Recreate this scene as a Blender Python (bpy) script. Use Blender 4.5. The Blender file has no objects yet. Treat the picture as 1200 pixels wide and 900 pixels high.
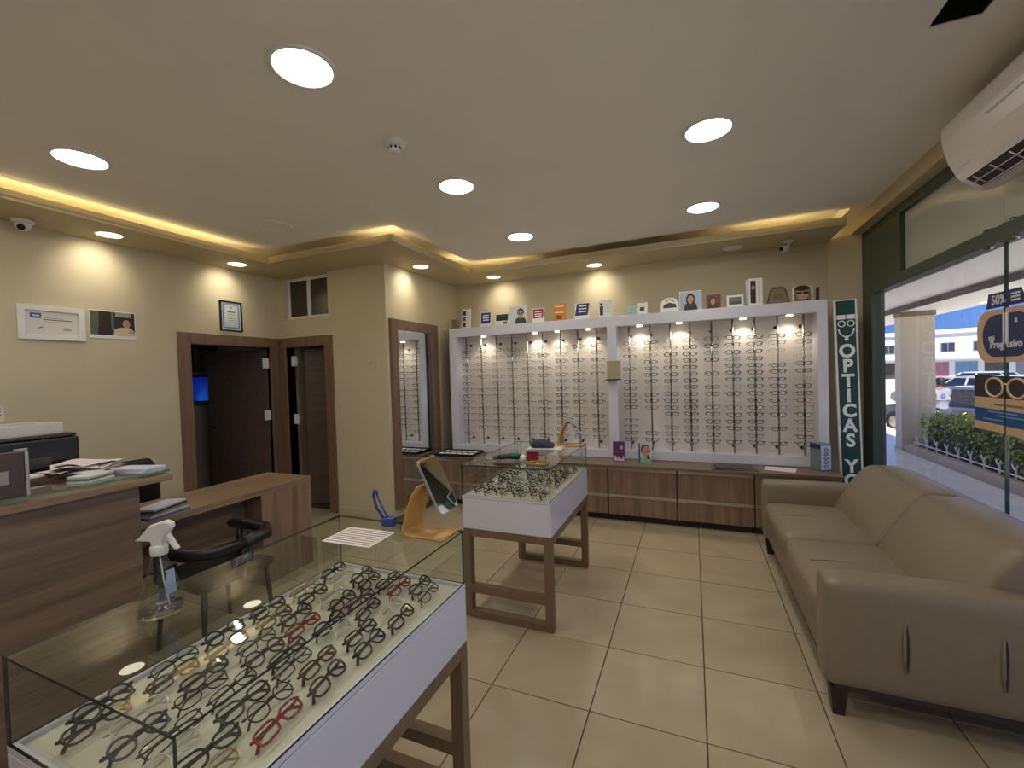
import bpy, bmesh, math, random
from mathutils import Matrix, Vector
random.seed(7)
S = bpy.context.scene
COL = S.collection
PI = math.pi

# ---------------------------------------------------------------- camera
FPX, YAW, PITCH, ROLL, CAMH = 505.73, 0.3956, -0.0231, 0.0308, 1.5781
Rz = Matrix.Rotation(YAW, 3, 'Z'); Rx = Matrix.Rotation(PITCH, 3, 'X'); Ry = Matrix.Rotation(ROLL, 3, 'Y')
R3 = Rz @ Rx @ Ry
right, fwd, up = R3.col[0], R3.col[1], R3.col[2]
cam = bpy.data.objects.new('camera', bpy.data.cameras.new('camera')); COL.objects.link(cam)
m = Matrix.Identity(4)
for i in range(3):
    m[i][0] = right[i]; m[i][1] = up[i]; m[i][2] = -fwd[i]
m[2][3] = CAMH
cam.matrix_world = m
cam.data.sensor_width = 36; cam.data.lens = FPX / 1200 * 36
cam.data.clip_start = 0.02; cam.data.clip_end = 400
S.camera = cam

# ---------------------------------------------------------------- world, sun, exposure
W = bpy.data.worlds.new('world'); S.world = W; W.use_nodes = True
nt = W.node_tree; bg = nt.nodes['Background']
def _l(c): return tuple(((v/255)/12.92 if v/255 <= .04045 else ((v/255+.055)/1.055)**2.4) for v in c)
tcw = nt.nodes.new('ShaderNodeTexCoord'); sx = nt.nodes.new('ShaderNodeSeparateXYZ'); rmp = nt.nodes.new('ShaderNodeValToRGB')
rmp.color_ramp.elements[0].position = 0.0; rmp.color_ramp.elements[0].color = (*_l((96, 136, 208)), 1)      # clear blue sky, deeper overhead
rmp.color_ramp.elements[1].position = 0.7; rmp.color_ramp.elements[1].color = (*_l((64, 104, 190)), 1)
nt.links.new(tcw.outputs['Generated'], sx.inputs[0]); nt.links.new(sx.outputs['Z'], rmp.inputs[0])
nt.links.new(rmp.outputs[0], bg.inputs[0]); bg.inputs[1].default_value = 1.3
sun = bpy.data.lights.new('sun', 'SUN'); sun.energy = 10.5; sun.angle = 0.01; sun.color = (1, .92, .80)
so = bpy.data.objects.new('sun', sun); COL.objects.link(so)
so.rotation_euler = Vector((-0.12, 0.60, -0.76)).to_track_quat('-Z', 'Y').to_euler()
S.view_settings.view_transform = 'Standard'; S.view_settings.look = 'None'
S.view_settings.exposure = 0.2; S.view_settings.gamma = 1.0; S.view_settings.use_curve_mapping = False

# ---------------------------------------------------------------- materials
def lin(c):
    return tuple(((v/255)/12.92 if v/255 <= .04045 else ((v/255+.055)/1.055)**2.4) for v in c)
MATS = {}
def mat(name, col, rough=.5, metal=0., spec=.5, emit=None, noise=0., nscale=8., bump=0., coat=0.):
    if name in MATS: return MATS[name]
    M = bpy.data.materials.new(name); M.use_nodes = True; t = M.node_tree; b = t.nodes['Principled BSDF']
    c = lin(col)
    b.inputs['Base Color'].default_value = (*c, 1); b.inputs['Roughness'].default_value = rough
    b.inputs['Metallic'].default_value = metal; b.inputs['Specular IOR Level'].default_value = spec
    b.inputs['Coat Weight'].default_value = coat
    if noise or bump:
        tc = t.nodes.new('ShaderNodeTexCoord'); n = t.nodes.new('ShaderNodeTexNoise')
        n.inputs['Scale'].default_value = nscale; n.inputs['Detail'].default_value = 5
        t.links.new(tc.outputs['Object'], n.inputs['Vector'])
        if noise:
            r = t.nodes.new('ShaderNodeValToRGB')
            r.color_ramp.elements[0].position = .3; r.color_ramp.elements[1].position = .7
            r.color_ramp.elements[0].color = (*[v*(1-noise) for v in c], 1)
            r.color_ramp.elements[1].color = (*[min(1, v*(1+noise)) for v in c], 1)
            t.links.new(n.outputs['Fac'], r.inputs['Fac']); t.links.new(r.outputs['Color'], b.inputs['Base Color'])
        if bump:
            bp = t.nodes.new('ShaderNodeBump'); bp.inputs['Strength'].default_value = bump; bp.inputs['Distance'].default_value = .002
            t.links.new(n.outputs['Fac'], bp.inputs['Height']); t.links.new(bp.outputs['Normal'], b.inputs['Normal'])
    if emit:
        b.inputs['Emission Color'].default_value = (*lin(emit[0]), 1); b.inputs['Emission Strength'].default_value = emit[1]
    MATS[name] = M; return M
def wood(name, col, axis='X', rough=.4, contrast=.35):
    if name in MATS: return MATS[name]
    M = bpy.data.materials.new(name); M.use_nodes = True; t = M.node_tree; b = t.nodes['Principled BSDF']
    c = lin(col)
    tc = t.nodes.new('ShaderNodeTexCoord'); mp = t.nodes.new('ShaderNodeMapping')
    sc = {'X': (1.2, 22, 22), 'Y': (22, 1.2, 22), 'Z': (22, 22, 1.2)}[axis]
    mp.inputs['Scale'].default_value = sc
    n = t.nodes.new('ShaderNodeTexNoise'); n.inputs['Scale'].default_value = 1.0; n.inputs['Detail'].default_value = 6; n.inputs['Roughness'].default_value = .6
    r = t.nodes.new('ShaderNodeValToRGB'); r.color_ramp.elements[0].position = .32; r.color_ramp.elements[1].position = .72
    r.color_ramp.elements[0].color = (*[v*(1-contrast) for v in c], 1); r.color_ramp.elements[1].color = (*[min(1, v*(1+contrast)) for v in c], 1)
    t.links.new(tc.outputs['Object'], mp.inputs[0]); t.links.new(mp.outputs[0], n.inputs['Vector'])
    t.links.new(n.outputs['Fac'], r.inputs['Fac']); t.links.new(r.outputs['Color'], b.inputs['Base Color'])
    b.inputs['Roughness'].default_value = rough
    MATS[name] = M; return M
def thin_glass(name, tint=(1, 1, 1), refl=1.0, rough=0.0, ior=1.5):
    if name in MATS: return MATS[name]
    M = bpy.data.materials.new(name); M.use_nodes = True; t = M.node_tree
    t.nodes.remove(t.nodes['Principled BSDF']); out = t.nodes['Material Output']
    tr = t.nodes.new('ShaderNodeBsdfTransparent'); tr.inputs[0].default_value = (*tint, 1)
    if refl == 0:
        t.links.new(tr.outputs[0], out.inputs[0]); MATS[name] = M; return M
    gl = t.nodes.new('ShaderNodeBsdfGlossy'); gl.inputs['Roughness'].default_value = rough; gl.inputs[0].default_value = (refl, refl, refl, 1)
    lw = t.nodes.new('ShaderNodeLayerWeight'); lw.inputs[0].default_value = .5
    pw = t.nodes.new('ShaderNodeMath'); pw.operation = 'POWER'; pw.inputs[1].default_value = 5.0
    f0 = ((ior-1)/(ior+1))**2
    fr = t.nodes.new('ShaderNodeMath'); fr.operation = 'MULTIPLY_ADD'; fr.inputs[1].default_value = 1-f0; fr.inputs[2].default_value = f0
    t.links.new(lw.outputs['Facing'], pw.inputs[0]); t.links.new(pw.outputs[0], fr.inputs[0])
    mx = t.nodes.new('ShaderNodeMixShader')
    t.links.new(fr.outputs[0], mx.inputs[0]); t.links.new(tr.outputs[0], mx.inputs[1]); t.links.new(gl.outputs[0], mx.inputs[2])
    t.links.new(mx.outputs[0], out.inputs[0]); MATS[name] = M; return M
def emis(name, col, strength):
    return mat(name, (20, 20, 20), .5, emit=(col, strength))

WALL = mat('wall_paint', (206, 194, 164), .75, noise=.03, nscale=3)
CEIL = mat('ceiling_paint', (244, 240, 234), .85, noise=.015, nscale=2)
SOFF = mat('soffit_paint', (196, 182, 146), .7)
WOODX = wood('walnut_x', (116, 97, 80), 'X'); WOODY = wood('walnut_y', (116, 97, 80), 'Y'); WOODZ = wood('walnut_z', (134, 110, 90), 'Z')
FRAMEW = wood('mirror_wood', (124, 98, 78), 'Z', contrast=.15); LEGW = wood('leg_wood', (120, 97, 74), 'Z', contrast=.12)
DARKD = wood('dark_door', (96, 80, 70), 'X', contrast=.2); ARCH = wood('architrave', (126, 100, 78), 'Z', contrast=.18)
WHITE = mat('white_gloss', (212, 212, 220), .18, coat=.3); WHITEM = mat('white_matte', (232, 230, 226), .6)
ALU = mat('aluminium', (190, 184, 172), .35, metal=.8); STEEL = mat('steel', (150, 148, 145), .22, metal=1.)
BLACK = mat('black_plastic', (22, 21, 22), .35); DARKG = mat('dark_grey', (58, 56, 56), .45)
LEATHER = mat('taupe_leather', (130, 116, 97), .42, noise=.04, nscale=30, bump=.12)
LEG = mat('dark_leg', (40, 33, 30), .4)
MIRROR = mat('mirror_silver', (235, 238, 236), .02, metal=1.)
GLASS = thin_glass('case_glass', (.93, .97, .95)); WGLASS = thin_glass('window_glass', (.96, .985, .975), refl=.55)
CLEARF = thin_glass('clear_face', (.985, .995, .99), refl=0.)
GEDGE = mat('glass_edge', (34, 48, 42), .12, spec=.8); LENS = thin_glass('lens', (.93, .94, .93), ior=1.7)
GREEN = mat('green_frame', (70, 80, 68), .45)
PAPER = mat('paper', (222, 216, 210), .8); SKIN = mat('printed_skin', (186, 140, 112), .7)
GROUT = mat('grout', (84, 68, 48), .8)
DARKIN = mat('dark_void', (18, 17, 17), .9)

# ---------------------------------------------------------------- mesh builder
class MB:
    def __init__(s): s.v = []; s.f = []; s.mi = []; s.sm = []
    def add(s, vs, fs, mi=0, smooth=False):
        o = len(s.v); s.v += [tuple(v) for v in vs]
        for f in fs: s.f.append([o+i for i in f]); s.mi.append(mi); s.sm.append(smooth)
        return s
    def box(s, x0, x1, y0, y1, z0, z1, mi=0):
        vs = [(x0,y0,z0),(x1,y0,z0),(x1,y1,z0),(x0,y1,z0),(x0,y0,z1),(x1,y0,z1),(x1,y1,z1),(x0,y1,z1)]
        return s.add(vs, [(0,3,2,1),(4,5,6,7),(0,1,5,4),(1,2,6,5),(2,3,7,6),(3,0,4,7)], mi)
    def prism(s, poly, a, b, axis='Z', mi=0, smooth=False):
        n = len(poly)
        def P(p, h):
            return {'Z': (p[0], p[1], h), 'Y': (p[0], h, p[1]), 'X': (h, p[0], p[1])}[axis]
        vs = [P(p, a) for p in poly] + [P(p, b) for p in poly]
        s.add(vs, [tuple(range(n))[::-1], tuple(range(n, 2*n))], mi)
        o = len(s.v) - 2*n
        for i in range(n):
            j = (i+1) % n; s.f.append([o+i, o+j, o+n+j, o+n+i]); s.mi.append(mi); s.sm.append(smooth)
        return s
    def tube(s, pts, r, seg=6, closed=False, mi=0, flat=1.0):
        pts = [Vector(p) for p in pts]; n = len(pts); rings = []
        prev = None
        for i, p in enumerate(pts):
            a = pts[(i-1) % n] if (closed or i > 0) else p
            b = pts[(i+1) % n] if (closed or i < n-1) else p
            t = (b-a).normalized() if (b-a).length > 1e-9 else Vector((0,0,1))
            if prev is None:
                u = t.orthogonal().normalized()
            else:
                u = prev - t*prev.dot(t); u = u.normalized() if u.length > 1e-6 else t.orthogonal().normalized()
            prev = u; w = t.cross(u)
            rr = r[i] if isinstance(r, (list, tuple)) else r
            rings.append([p + u*math.cos(2*PI*k/seg)*rr + w*math.sin(2*PI*k/seg)*rr*flat for k in range(seg)])
        vs = [v for g in rings for v in g]; fs = []
        for i in range(n if closed else n-1):
            j = (i+1) % n
            for k in range(seg):
                l = (k+1) % seg; fs.append((i*seg+k, i*seg+l, j*seg+l, j*seg+k))
        if not closed: fs += [tuple(range(seg))[::-1], tuple(range((n-1)*seg, n*seg))]
        return s.add(vs, fs, mi, True)
    def lathe(s, prof, n=24, c=(0,0,0), mi=0, smooth=True, sx=1, sy=1, cap=True):
        vs = []; fs = []; rings = []
        for r, z in prof:
            if r < 1e-5: rings.append([len(vs)]*n); vs.append((c[0], c[1], c[2]+z)); continue
            rings.append(list(range(len(vs), len(vs)+n)))
            for k in range(n):
                a = 2*PI*k/n; vs.append((c[0]+r*math.cos(a)*sx, c[1]+r*math.sin(a)*sy, c[2]+z))
        for A, B in zip(rings[:-1], rings[1:]):
            for k in range(n):
                l = (k+1) % n; q = []
                for i in (A[k], A[l], B[l], B[k]):
                    if i not in q: q.append(i)
                fs.append(tuple(q))
        if cap and prof[0][0] > 1e-4: fs.append(tuple(rings[0][::-1]))
        if cap and prof[-1][0] > 1e-4: fs.append(tuple(rings[-1]))
        return s.add(vs, fs, mi, smooth)
    def cushion(s, x0, x1, y0, y1, z0, z1, r=.04, puff=(0,0,0), n=10, mi=0, fn=None):
        """rounded, puffed box"""
        c = Vector(((x0+x1)/2, (y0+y1)/2, (z0+z1)/2)); h = Vector(((x1-x0)/2, (y1-y0)/2, (z1-z0)/2))
        idx = {}; vs = []; fs = []
        def vert(i, j, k):
            key = (i, j, k)
            if key in idx: return idx[key]
            q = Vector((2*i/n-1, 2*j/n-1, 2*k/n-1))
            # denser near the edges
            q = Vector([math.copysign(1-(1-abs(a))**1.6, a) for a in q])
            p = Vector((q.x*h.x, q.y*h.y, q.z*h.z)); inn = Vector([max(-(h[a]-r), min(h[a]-r, p[a])) for a in range(3)])
            d = p-inn
            if d.length > 1e-9: p = inn + d.normalized()*min(d.length, r) if True else p
            e = [1-q.x*q.x, 1-q.y*q.y, 1-q.z*q.z]
            p.x += puff[0]*q.x*e[1]*e[2]; p.y += puff[1]*q.y*e[0]*e[2]; p.z += puff[2]*q.z*e[0]*e[1]
            p += c
            if fn: p = Vector(fn(p))
            idx[key] = len(vs); vs.append(p); return idx[key]
        for a in range(n):
            for b in range(n):
                fs.append((vert(a,b,0), vert(a,b+1,0), vert(a+1,b+1,0), vert(a+1,b,0)))
                fs.append((vert(a,b,n), vert(a+1,b,n), vert(a+1,b+1,n), vert(a,b+1,n)))
                fs.append((vert(a,0,b), vert(a+1,0,b), vert(a+1,0,b+1), vert(a,0,b+1)))
                fs.append((vert(a,n,b), vert(a,n,b+1), vert(a+1,n,b+1), vert(a+1,n,b)))
                fs.append((vert(0,a,b), vert(0,a,b+1), vert(0,a+1,b+1), vert(0,a+1,b)))
                fs.append((vert(n,a,b), vert(n,a+1,b), vert(n,a+1,b+1), vert(n,a,b+1)))
        return s.add(vs, fs, mi, True)
    def xf(s, M):
        s.v = [tuple(M @ Vector(v)) for v in s.v]; return s
    def mesh(s, name, mats):
        me = bpy.data.meshes.new(name); me.from_pydata(s.v, [], s.f)
        if not isinstance(mats, (list, tuple)): mats = [mats]
        for mm in mats: me.materials.append(mm)
        me.polygons.foreach_set('material_index', s.mi); me.polygons.foreach_set('use_smooth', s.sm)
        me.update(); return me
    def build(s, name, mats, parent=None, bevel=0, loc=None, rot=None, label=None, kind=None):
        o = bpy.data.objects.new(name, s.mesh(name, mats)); COL.objects.link(o)
        if parent: o.parent = parent
        if loc: o.location = loc
        if rot: o.rotation_euler = rot
        if bevel:
            b = o.modifiers.new('bevel', 'BEVEL'); b.width = bevel; b.segments = 2; b.limit_method = 'ANGLE'; b.angle_limit = .7
        if label: o['label'] = label
        if kind: o['kind'] = kind
        return o
def tag(o, label, cat, group=None):
    o['label'] = label; o['category'] = cat
    if group: o['group'] = group
    return o
def thing(name, label, cat, loc=(0,0,0), rz=0, group=None, rot=None):
    o = bpy.data.objects.new(name, None); COL.objects.link(o); o.location = loc
    o.rotation_euler = rot if rot else (0, 0, rz); o.empty_display_size = .05
    return tag(o, label, cat, group)
def struct(name, mb, mats, bevel=0, loc=None):
    o = mb.build(name, mats, None, bevel, loc); o['kind'] = 'structure'; return o
def dup(root, loc, rot=None, label=None, group=None):
    r = root.copy(); COL.objects.link(r); r.location = loc
    if rot is not None: r.rotation_euler = rot
    if label: r['label'] = label
    if group: r['group'] = group
    for ch in root.children:
        c = ch.copy(); COL.objects.link(c); c.parent = r
        for g in ch.children:
            d = g.copy(); COL.objects.link(d); d.parent = c
    return r
def text_mesh(body, size, bold=0.0, align='CENTER', extrude=0.0008, sx=1.0):
    cu = bpy.data.curves.new('t', 'FONT'); cu.body = body; cu.size = size; cu.align_x = align; cu.align_y = 'CENTER'
    cu.offset = bold*size; cu.extrude = extrude; cu.resolution_u = 3
    o = bpy.data.objects.new('t', cu); COL.objects.link(o)
    dg = bpy.context.evaluated_depsgraph_get(); dg.update()
    me = bpy.data.meshes.new_from_object(o.evaluated_get(dg)); COL.objects.unlink(o)
    bpy.data.objects.remove(o); bpy.data.curves.remove(cu)
    mb = MB(); mb.add([(v.co.x*sx, v.co.y, v.co.z) for v in me.vertices], [tuple(p.vertices) for p in me.polygons])
    bpy.data.meshes.remove(me); return mb
# a frame of reference standing upright: local x -> world dir d (horizontal), local y -> up, local z -> towards viewer
def upright(face):      # face: '-y', '+x', '-x'
    if face == '-y': return Matrix(((1,0,0,0),(0,0,-1,0),(0,1,0,0),(0,0,0,1)))
    if face == '+x': return Matrix(((0,0,1,0),(1,0,0,0),(0,1,0,0),(0,0,0,1)))
    if face == '-x': return Matrix(((0,0,-1,0),(-1,0,0,0),(0,1,0,0),(0,0,0,1)))
def ell(cx, cy, rx, ry, n=14): return [(cx+rx*math.cos(2*PI*k/n), cy+ry*math.sin(2*PI*k/n)) for k in range(n)]
def rrect(x0, x1, y0, y1, r, n=4):
    out = []
    for cx, cy, a0 in ((x1-r, y0+r, -PI/2), (x1-r, y1-r, 0), (x0+r, y1-r, PI/2), (x0+r, y0+r, PI)):
        for k in range(n+1):
            a = a0 + k*PI/2/n; out.append((cx+r*math.cos(a), cy+r*math.sin(a)))
    return out
ORD = ['first','second','third','fourth','fifth','sixth','seventh','eighth','ninth','tenth','eleventh','twelfth','thirteenth','fourteenth','fifteenth','sixteenth','seventeenth']

# ================================================================ SETTING
XL, YD, XM, YB, XF = -4.76, 3.88, -3.105, 5.45, 1.60      # left wall, door wall, mirror wall, back wall, facade
ZS, ZC, ZT = 2.85, 2.97, 3.06
YN = -3.0
# floor with tiles
fl = struct('floor', MB().box(-6.6, XF+.05, YN, 6.2, -.10, -.004), GROUT)
def tile_mat():
    M = bpy.data.materials.new('floor_tile'); M.use_nodes = True; t = M.node_tree; b = t.nodes['Principled BSDF']
    g = t.nodes.new('ShaderNodeNewGeometry'); n = t.nodes.new('ShaderNodeTexNoise'); n.inputs['Scale'].default_value = 1.7; n.inputs['Detail'].default_value = 8; n.inputs['Distortion'].default_value = 1.2
    oi = t.nodes.new('ShaderNodeObjectInfo'); va = t.nodes.new('ShaderNodeVectorMath'); va.operation = 'ADD'
    sc = t.nodes.new('ShaderNodeVectorMath'); sc.operation = 'SCALE'; sc.inputs['Scale'].default_value = 9
    cmb = t.nodes.new('ShaderNodeCombineXYZ')
    for k in range(3): t.links.new(oi.outputs['Random'], cmb.inputs[k])
    t.links.new(cmb.outputs[0], sc.inputs[0]); t.links.new(g.outputs['Position'], va.inputs[0]); t.links.new(sc.outputs[0], va.inputs[1])
    t.links.new(va.outputs[0], n.inputs['Vector'])
    r = t.nodes.new('ShaderNodeValToRGB'); r.color_ramp.elements[0].position = .3; r.color_ramp.elements[1].position = .75
    r.color_ramp.elements[0].color = (*lin((164, 149, 121)), 1); r.color_ramp.elements[1].color = (*lin((182, 167, 138)), 1)
    t.links.new(n.outputs['Fac'], r.inputs['Fac']); t.links.new(r.outputs['Color'], b.inputs['Base Color'])
    b.inputs['Roughness'].default_value = .2; b.inputs['Specular IOR Level'].default_value = .4
    return M
TILE = tile_mat()
tb = MB(); h = .2485
tb.add([(-h,-h,-.012),(h,-h,-.012),(h,h,-.012),(-h,h,-.012),(-h+.002,-h+.002,0),(h-.002,-h+.002,0),(h-.002,h-.002,0),(-h+.002,h-.002,0)],
       [(4,5,6,7),(0,1,5,4),(1,2,6,5),(2,3,7,6),(3,0,4,7)])
tme = tb.mesh('tile', TILE)
for i in range(-8, 6):
    for j in range(-6, 7):
        x = -.9709+.5*i+.25; y = 1.93985+.5*j+.25
        if x-.25 > XF-.02 or x+.25 < XL: continue
        if y+.25 > 4.95 or (x < XM-.25 and y-.25 > YD): continue
        if x < -3.2 and y > 3.7: continue
        o = bpy.data.objects.new('tile', tme); COL.objects.link(o); o.parent = fl
        o.location = (x, y, 0)
        x0, x1 = max(x-h, XL+.002), min(x+h, XF-.03)
        if x1-x0 < 2*h-.001: o.location.x = (x0+x1)/2; o.scale.x = (x1-x0)/(2*h)
# ceiling: main slab (edge visible above the cove) and cove top, with a real hole near the air conditioner
HX0, HX1, HY0, HY1 = .94, 1.11, 2.16, 2.385
mb = MB()
e = .055
xa, ya, xb, yb = -4.2+e, 3.32-e, -2.55+e, 4.85-e
mb.box(xa, xb, YN, ya, ZC, ZT); mb.box(xb, HX0, YN, yb, ZC, ZT)
mb.box(HX0, HX1, YN, HY0, ZC, ZT); mb.box(HX0, HX1, HY1, yb, ZC, ZT); mb.box(HX1, 1.49, YN, yb, ZC, ZT)
mb.box(1.34, 1.49, yb, 5.44, ZC, ZT)
cl = struct('ceiling', mb, CEIL)
MB().box(-4.9, HX0, YN, 5.6, ZT+.001, ZT+.1).box(HX1, 1.75, YN, 5.6, ZT+.001, ZT+.1).box(HX0, HX1, YN, HY0, ZT+.001, ZT+.1).box(HX0, HX1, HY1, 5.6, ZT+.001, ZT+.1).build('cove_top', CEIL, cl)
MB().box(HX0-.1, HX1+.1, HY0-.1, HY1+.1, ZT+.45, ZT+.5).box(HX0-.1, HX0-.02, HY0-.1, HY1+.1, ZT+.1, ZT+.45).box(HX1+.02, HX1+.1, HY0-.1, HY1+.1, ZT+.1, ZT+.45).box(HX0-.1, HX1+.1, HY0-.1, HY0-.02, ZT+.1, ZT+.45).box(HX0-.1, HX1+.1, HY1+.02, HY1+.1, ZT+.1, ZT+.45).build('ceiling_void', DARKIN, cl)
MB().box(HX0, HX0+.002, HY0, HY1, ZC+.006, ZT+.1).box(HX1-.002, HX1, HY0, HY1, ZC+.006, ZT+.1).box(HX0, HX1, HY0, HY0+.002, ZC+.006, ZT+.1).box(HX0, HX1, HY1-.002, HY1, ZC+.006, ZT+.1).build('hole_shade_sheets', DARKIN, cl)  # near-black sheets added so the hole's sides read as deep shade
# dropped soffit band with lip
sof = [(-4.76,YN),(-4.2,YN),(-4.2,3.32),(-2.55,3.32),(-2.55,4.85),(1.33,4.85),(1.33,5.45),(XM,5.45),(XM,3.88),(-4.76,3.88)]
mb = MB().prism(sof, ZS, ZS+.025)
t_ = .02
for (x0,x1,y0,y1) in ((-4.2-t_,-4.2,YN,3.32+t_),(-4.2,-2.55,3.32,3.32+t_),(-2.55-t_,-2.55,3.32+t_,4.85+t_),(-2.55,1.33,4.85,4.85+t_)):
    mb.box(x0,x1,y0,y1,ZS+.02,ZS+.068)
struct('trim_1', mb, SOFF)                                  # soffit
struct('trim_2', MB().box(1.475, XF+.05, YN, 5.30, ZS, ZC+.1), SOFF)   # beam above the shop front
# walls
T = .12
mb = MB().box(XL-T, XL, YN, 2.83, 0, ZT).box(XL-T, XL, 3.735, YD+T, 0, ZT).box(XL-T, XL, 2.83, 3.735, 2.0, ZT)
struct('wall_left', mb, WALL)
mb = MB().box(XL, -4.635, YD, YD+T, 0, 2.33).box(XL, -4.66, YD, YD+T, 2.33, ZT).box(-4.0, XM, YD, YD+T, 0, 2.33).box(-3.935, XM, YD, YD+T, 2.33, ZT)
mb.box(-4.635, -4.0, YD, YD+T, 2.0, 2.33).box(-4.66, -3.935, YD, YD+T, 2.845, ZT)
struct('wall_door', mb, WALL)
struct('wall_mirror', MB().box(XM-T, XM, YD+T, YB+T, 0, ZT), WALL)
struct('wall_back', MB().box(XM, 1.33, YB, YB+T, 0, ZT), WALL)
struct('wall_right', MB().prism([(1.33,5.45),(1.585,5.30),(1.70,5.30),(1.70,5.57),(1.33,5.57)], 0, ZT), WALL)
struct('wall_near', MB().box(-4.9, 1.75, YN-T, YN, 0, ZT), WALL)
# rooms behind the two doors
mb = MB().box(-6.6, -6.5, 2.0, 4.0, 0, 2.6).box(-6.5, XL-T, 2.0, 2.1, 0, 2.6).box(-6.5, XL-T, 3.95, 4.05, 0, 2.6).box(-6.6, XL-T, 2.0, 4.05, 2.6, 2.7)
struct('wall_office', mb, WALL)
mb = MB().box(-4.85, -3.25, 5.3, 5.4, 0, 2.95).box(-4.85, -4.76, YD+T, 5.4, 0, 2.95).box(-3.3, -3.23, YD+T, 5.4, 0, 2.95).box(-4.85, -3.23, YD+T, 5.4, 2.95, 3.0)
struct('wall_storeroom', mb, WALL)
# door architraves and leaves
def frame_rect(mb, axis, c0, c1, a0, a1, b1, w, mi=0):
    """door surround: opening a0..a1 wide, up to b1; w wide; between planes c0..c1 along axis"""
    for (p0, p1, q0, q1) in ((a0-w, a0, 0, b1+w), (a1, a1+w, 0, b1+w), (a0, a1, b1, b1+w)):
        if axis == 'X': mb.box(c0, c1, p0, p1, q0, q1, mi)
        else: mb.box(p0, p1, c0, c1, q0, q1, mi)
    return mb
d1 = struct('door_1', frame_rect(MB(), 'X', XL-T, XL+.025, 2.83, 3.735, 1.99, .115), ARCH, .003)
# leaf hinged at far jamb, opened into the office
lf = MB().box(-.04, 0, -.82, 0, .01, 1.97).build('door_leaf', DARKD, d1, .002, loc=(XL-.035, 3.725, 0), rot=(0, 0, math.radians(-75)))
MB().lathe([(.0,-.075),(.026,-.07),(.03,-.055),(.012,-.045),(.012,0)], 14).xf(Matrix.Rotation(-PI/2, 4, 'Y')).build('knob', STEEL, lf, loc=(0, -.76, 1.02))
for z in (1.80, 1.17, .35): MB().box(XL-.03, XL-.012, 3.66, 3.735, z-.06, z+.06).build('hinge', WHITEM, d1)
d2 = struct('door_2', frame_rect(MB(), 'Y', YD-.025, YD+T, -4.635, -4.0, 1.99, .115), ARCH, .003)
MB().box(0, .60, 0, .04, .01, 1.97).build('door_leaf', DARKD, d2, .002, loc=(-4.50, YD+.14, 0), rot=(0, 0, math.radians(28)))
for z in (1.82, 1.1): MB().box(-4.60, -4.53, YD+.03, YD+.06, z-.06, z+.06).build('hinge', WHITEM, d2)
MB().box(-4.52, -4.50, YD+.06, YD+.075, .1, 1.80).build('door_seal', ARCH, d2)
# high window in the door wall
w1 = struct('window_1', MB().box(-4.655,-4.62,YD+.06,YD+.1,2.335,2.84).box(-3.975,-3.94,YD+.06,YD+.1,2.335,2.84).box(-4.62,-3.975,YD+.06,YD+.1,2.335,2.37).box(-4.62,-3.975,YD+.06,YD+.1,2.805,2.84).box(-4.32,-4.275,YD+.055,YD+.1,2.37,2.805), WHITEM, .002)
PANE = mat('dark_pane', (62, 58, 48), .1, spec=.6)
for x0, x1 in ((-4.62, -4.32), (-4.275, -3.975)): MB().box(x0, x1, YD+.078, YD+.086, 2.37, 2.805).build('pane', PANE, w1)
# low skirting on door wall and mirror wall
struct('baseboard_door', MB().box(-3.88, XM, YD-.012, YD, 0, .08), WALL)
struct('baseboard_left', MB().box(XL, XL+.012, YN, 2.71, 0, .08), WALL)

# ---------------------------------------------------------------- shop front
mb = MB().box(XF-.03, XF+.07, 5.07, 5.30, 0, ZS)
mb.box(XF-.03, XF+.07, YN, 5.07, 2.78, ZS).box(XF-.03, XF+.07, YN, 5.07, 2.225, 2.31).box(XF-.03, XF+.07, 4.46, 5.07, 2.31, 2.78)
mb.box(XF-.02, XF+.06, YN, 5.07, 0, .06)
ff = struct('trim_3', mb, GREEN, .002)
FROST = mat('frosted_panel', (180, 184, 172), .12, spec=.5)
ys = [5.07, 3.27, 1.47, -.33, YN]
for k in range(4):
    y1, y0 = ys[k], ys[k+1]
    MB().box(XF+.005, XF+.02, y0+.004, min(y1, 4.46)-.004, 2.31, 2.78).build('transom_panel', FROST, ff)
    wg = MB().box(XF+.008, XF+.018, y0+.003, y1-.003, .06, 2.225); wg.mi = [1, 1, 1, 1, 1, 0]
    w = struct('window_%d' % (k+2), wg, [WGLASS, CLEARF])
    if k: MB().box(XF+.004, XF+.022, y1-.003, y1+.003, .06, 2.225).build('glass_joint', GEDGE, w)
# spider fitting on the glass joint
sp = thing('spider_fitting', 'chrome four-armed spider fitting on the shop window joint', 'fitting', (XF+.0, 3.27, 2.268))
MB().tube([(0,0,-.05),(0,0,.05)], .011, 10).build('hub', STEEL, sp)
for sy in (-1, 1):
    for zz in (-.045, .045):
        a = MB().tube([(-.012,0,zz*.6),(-.018,sy*.05,zz),(-.014,sy*.11,zz)], .008, 8).build('arm', STEEL, sp)
        MB().tube([(-.022,sy*.11,zz),(.008,sy*.11,zz)], .016, 12).build('bolt', STEEL, a)

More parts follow.
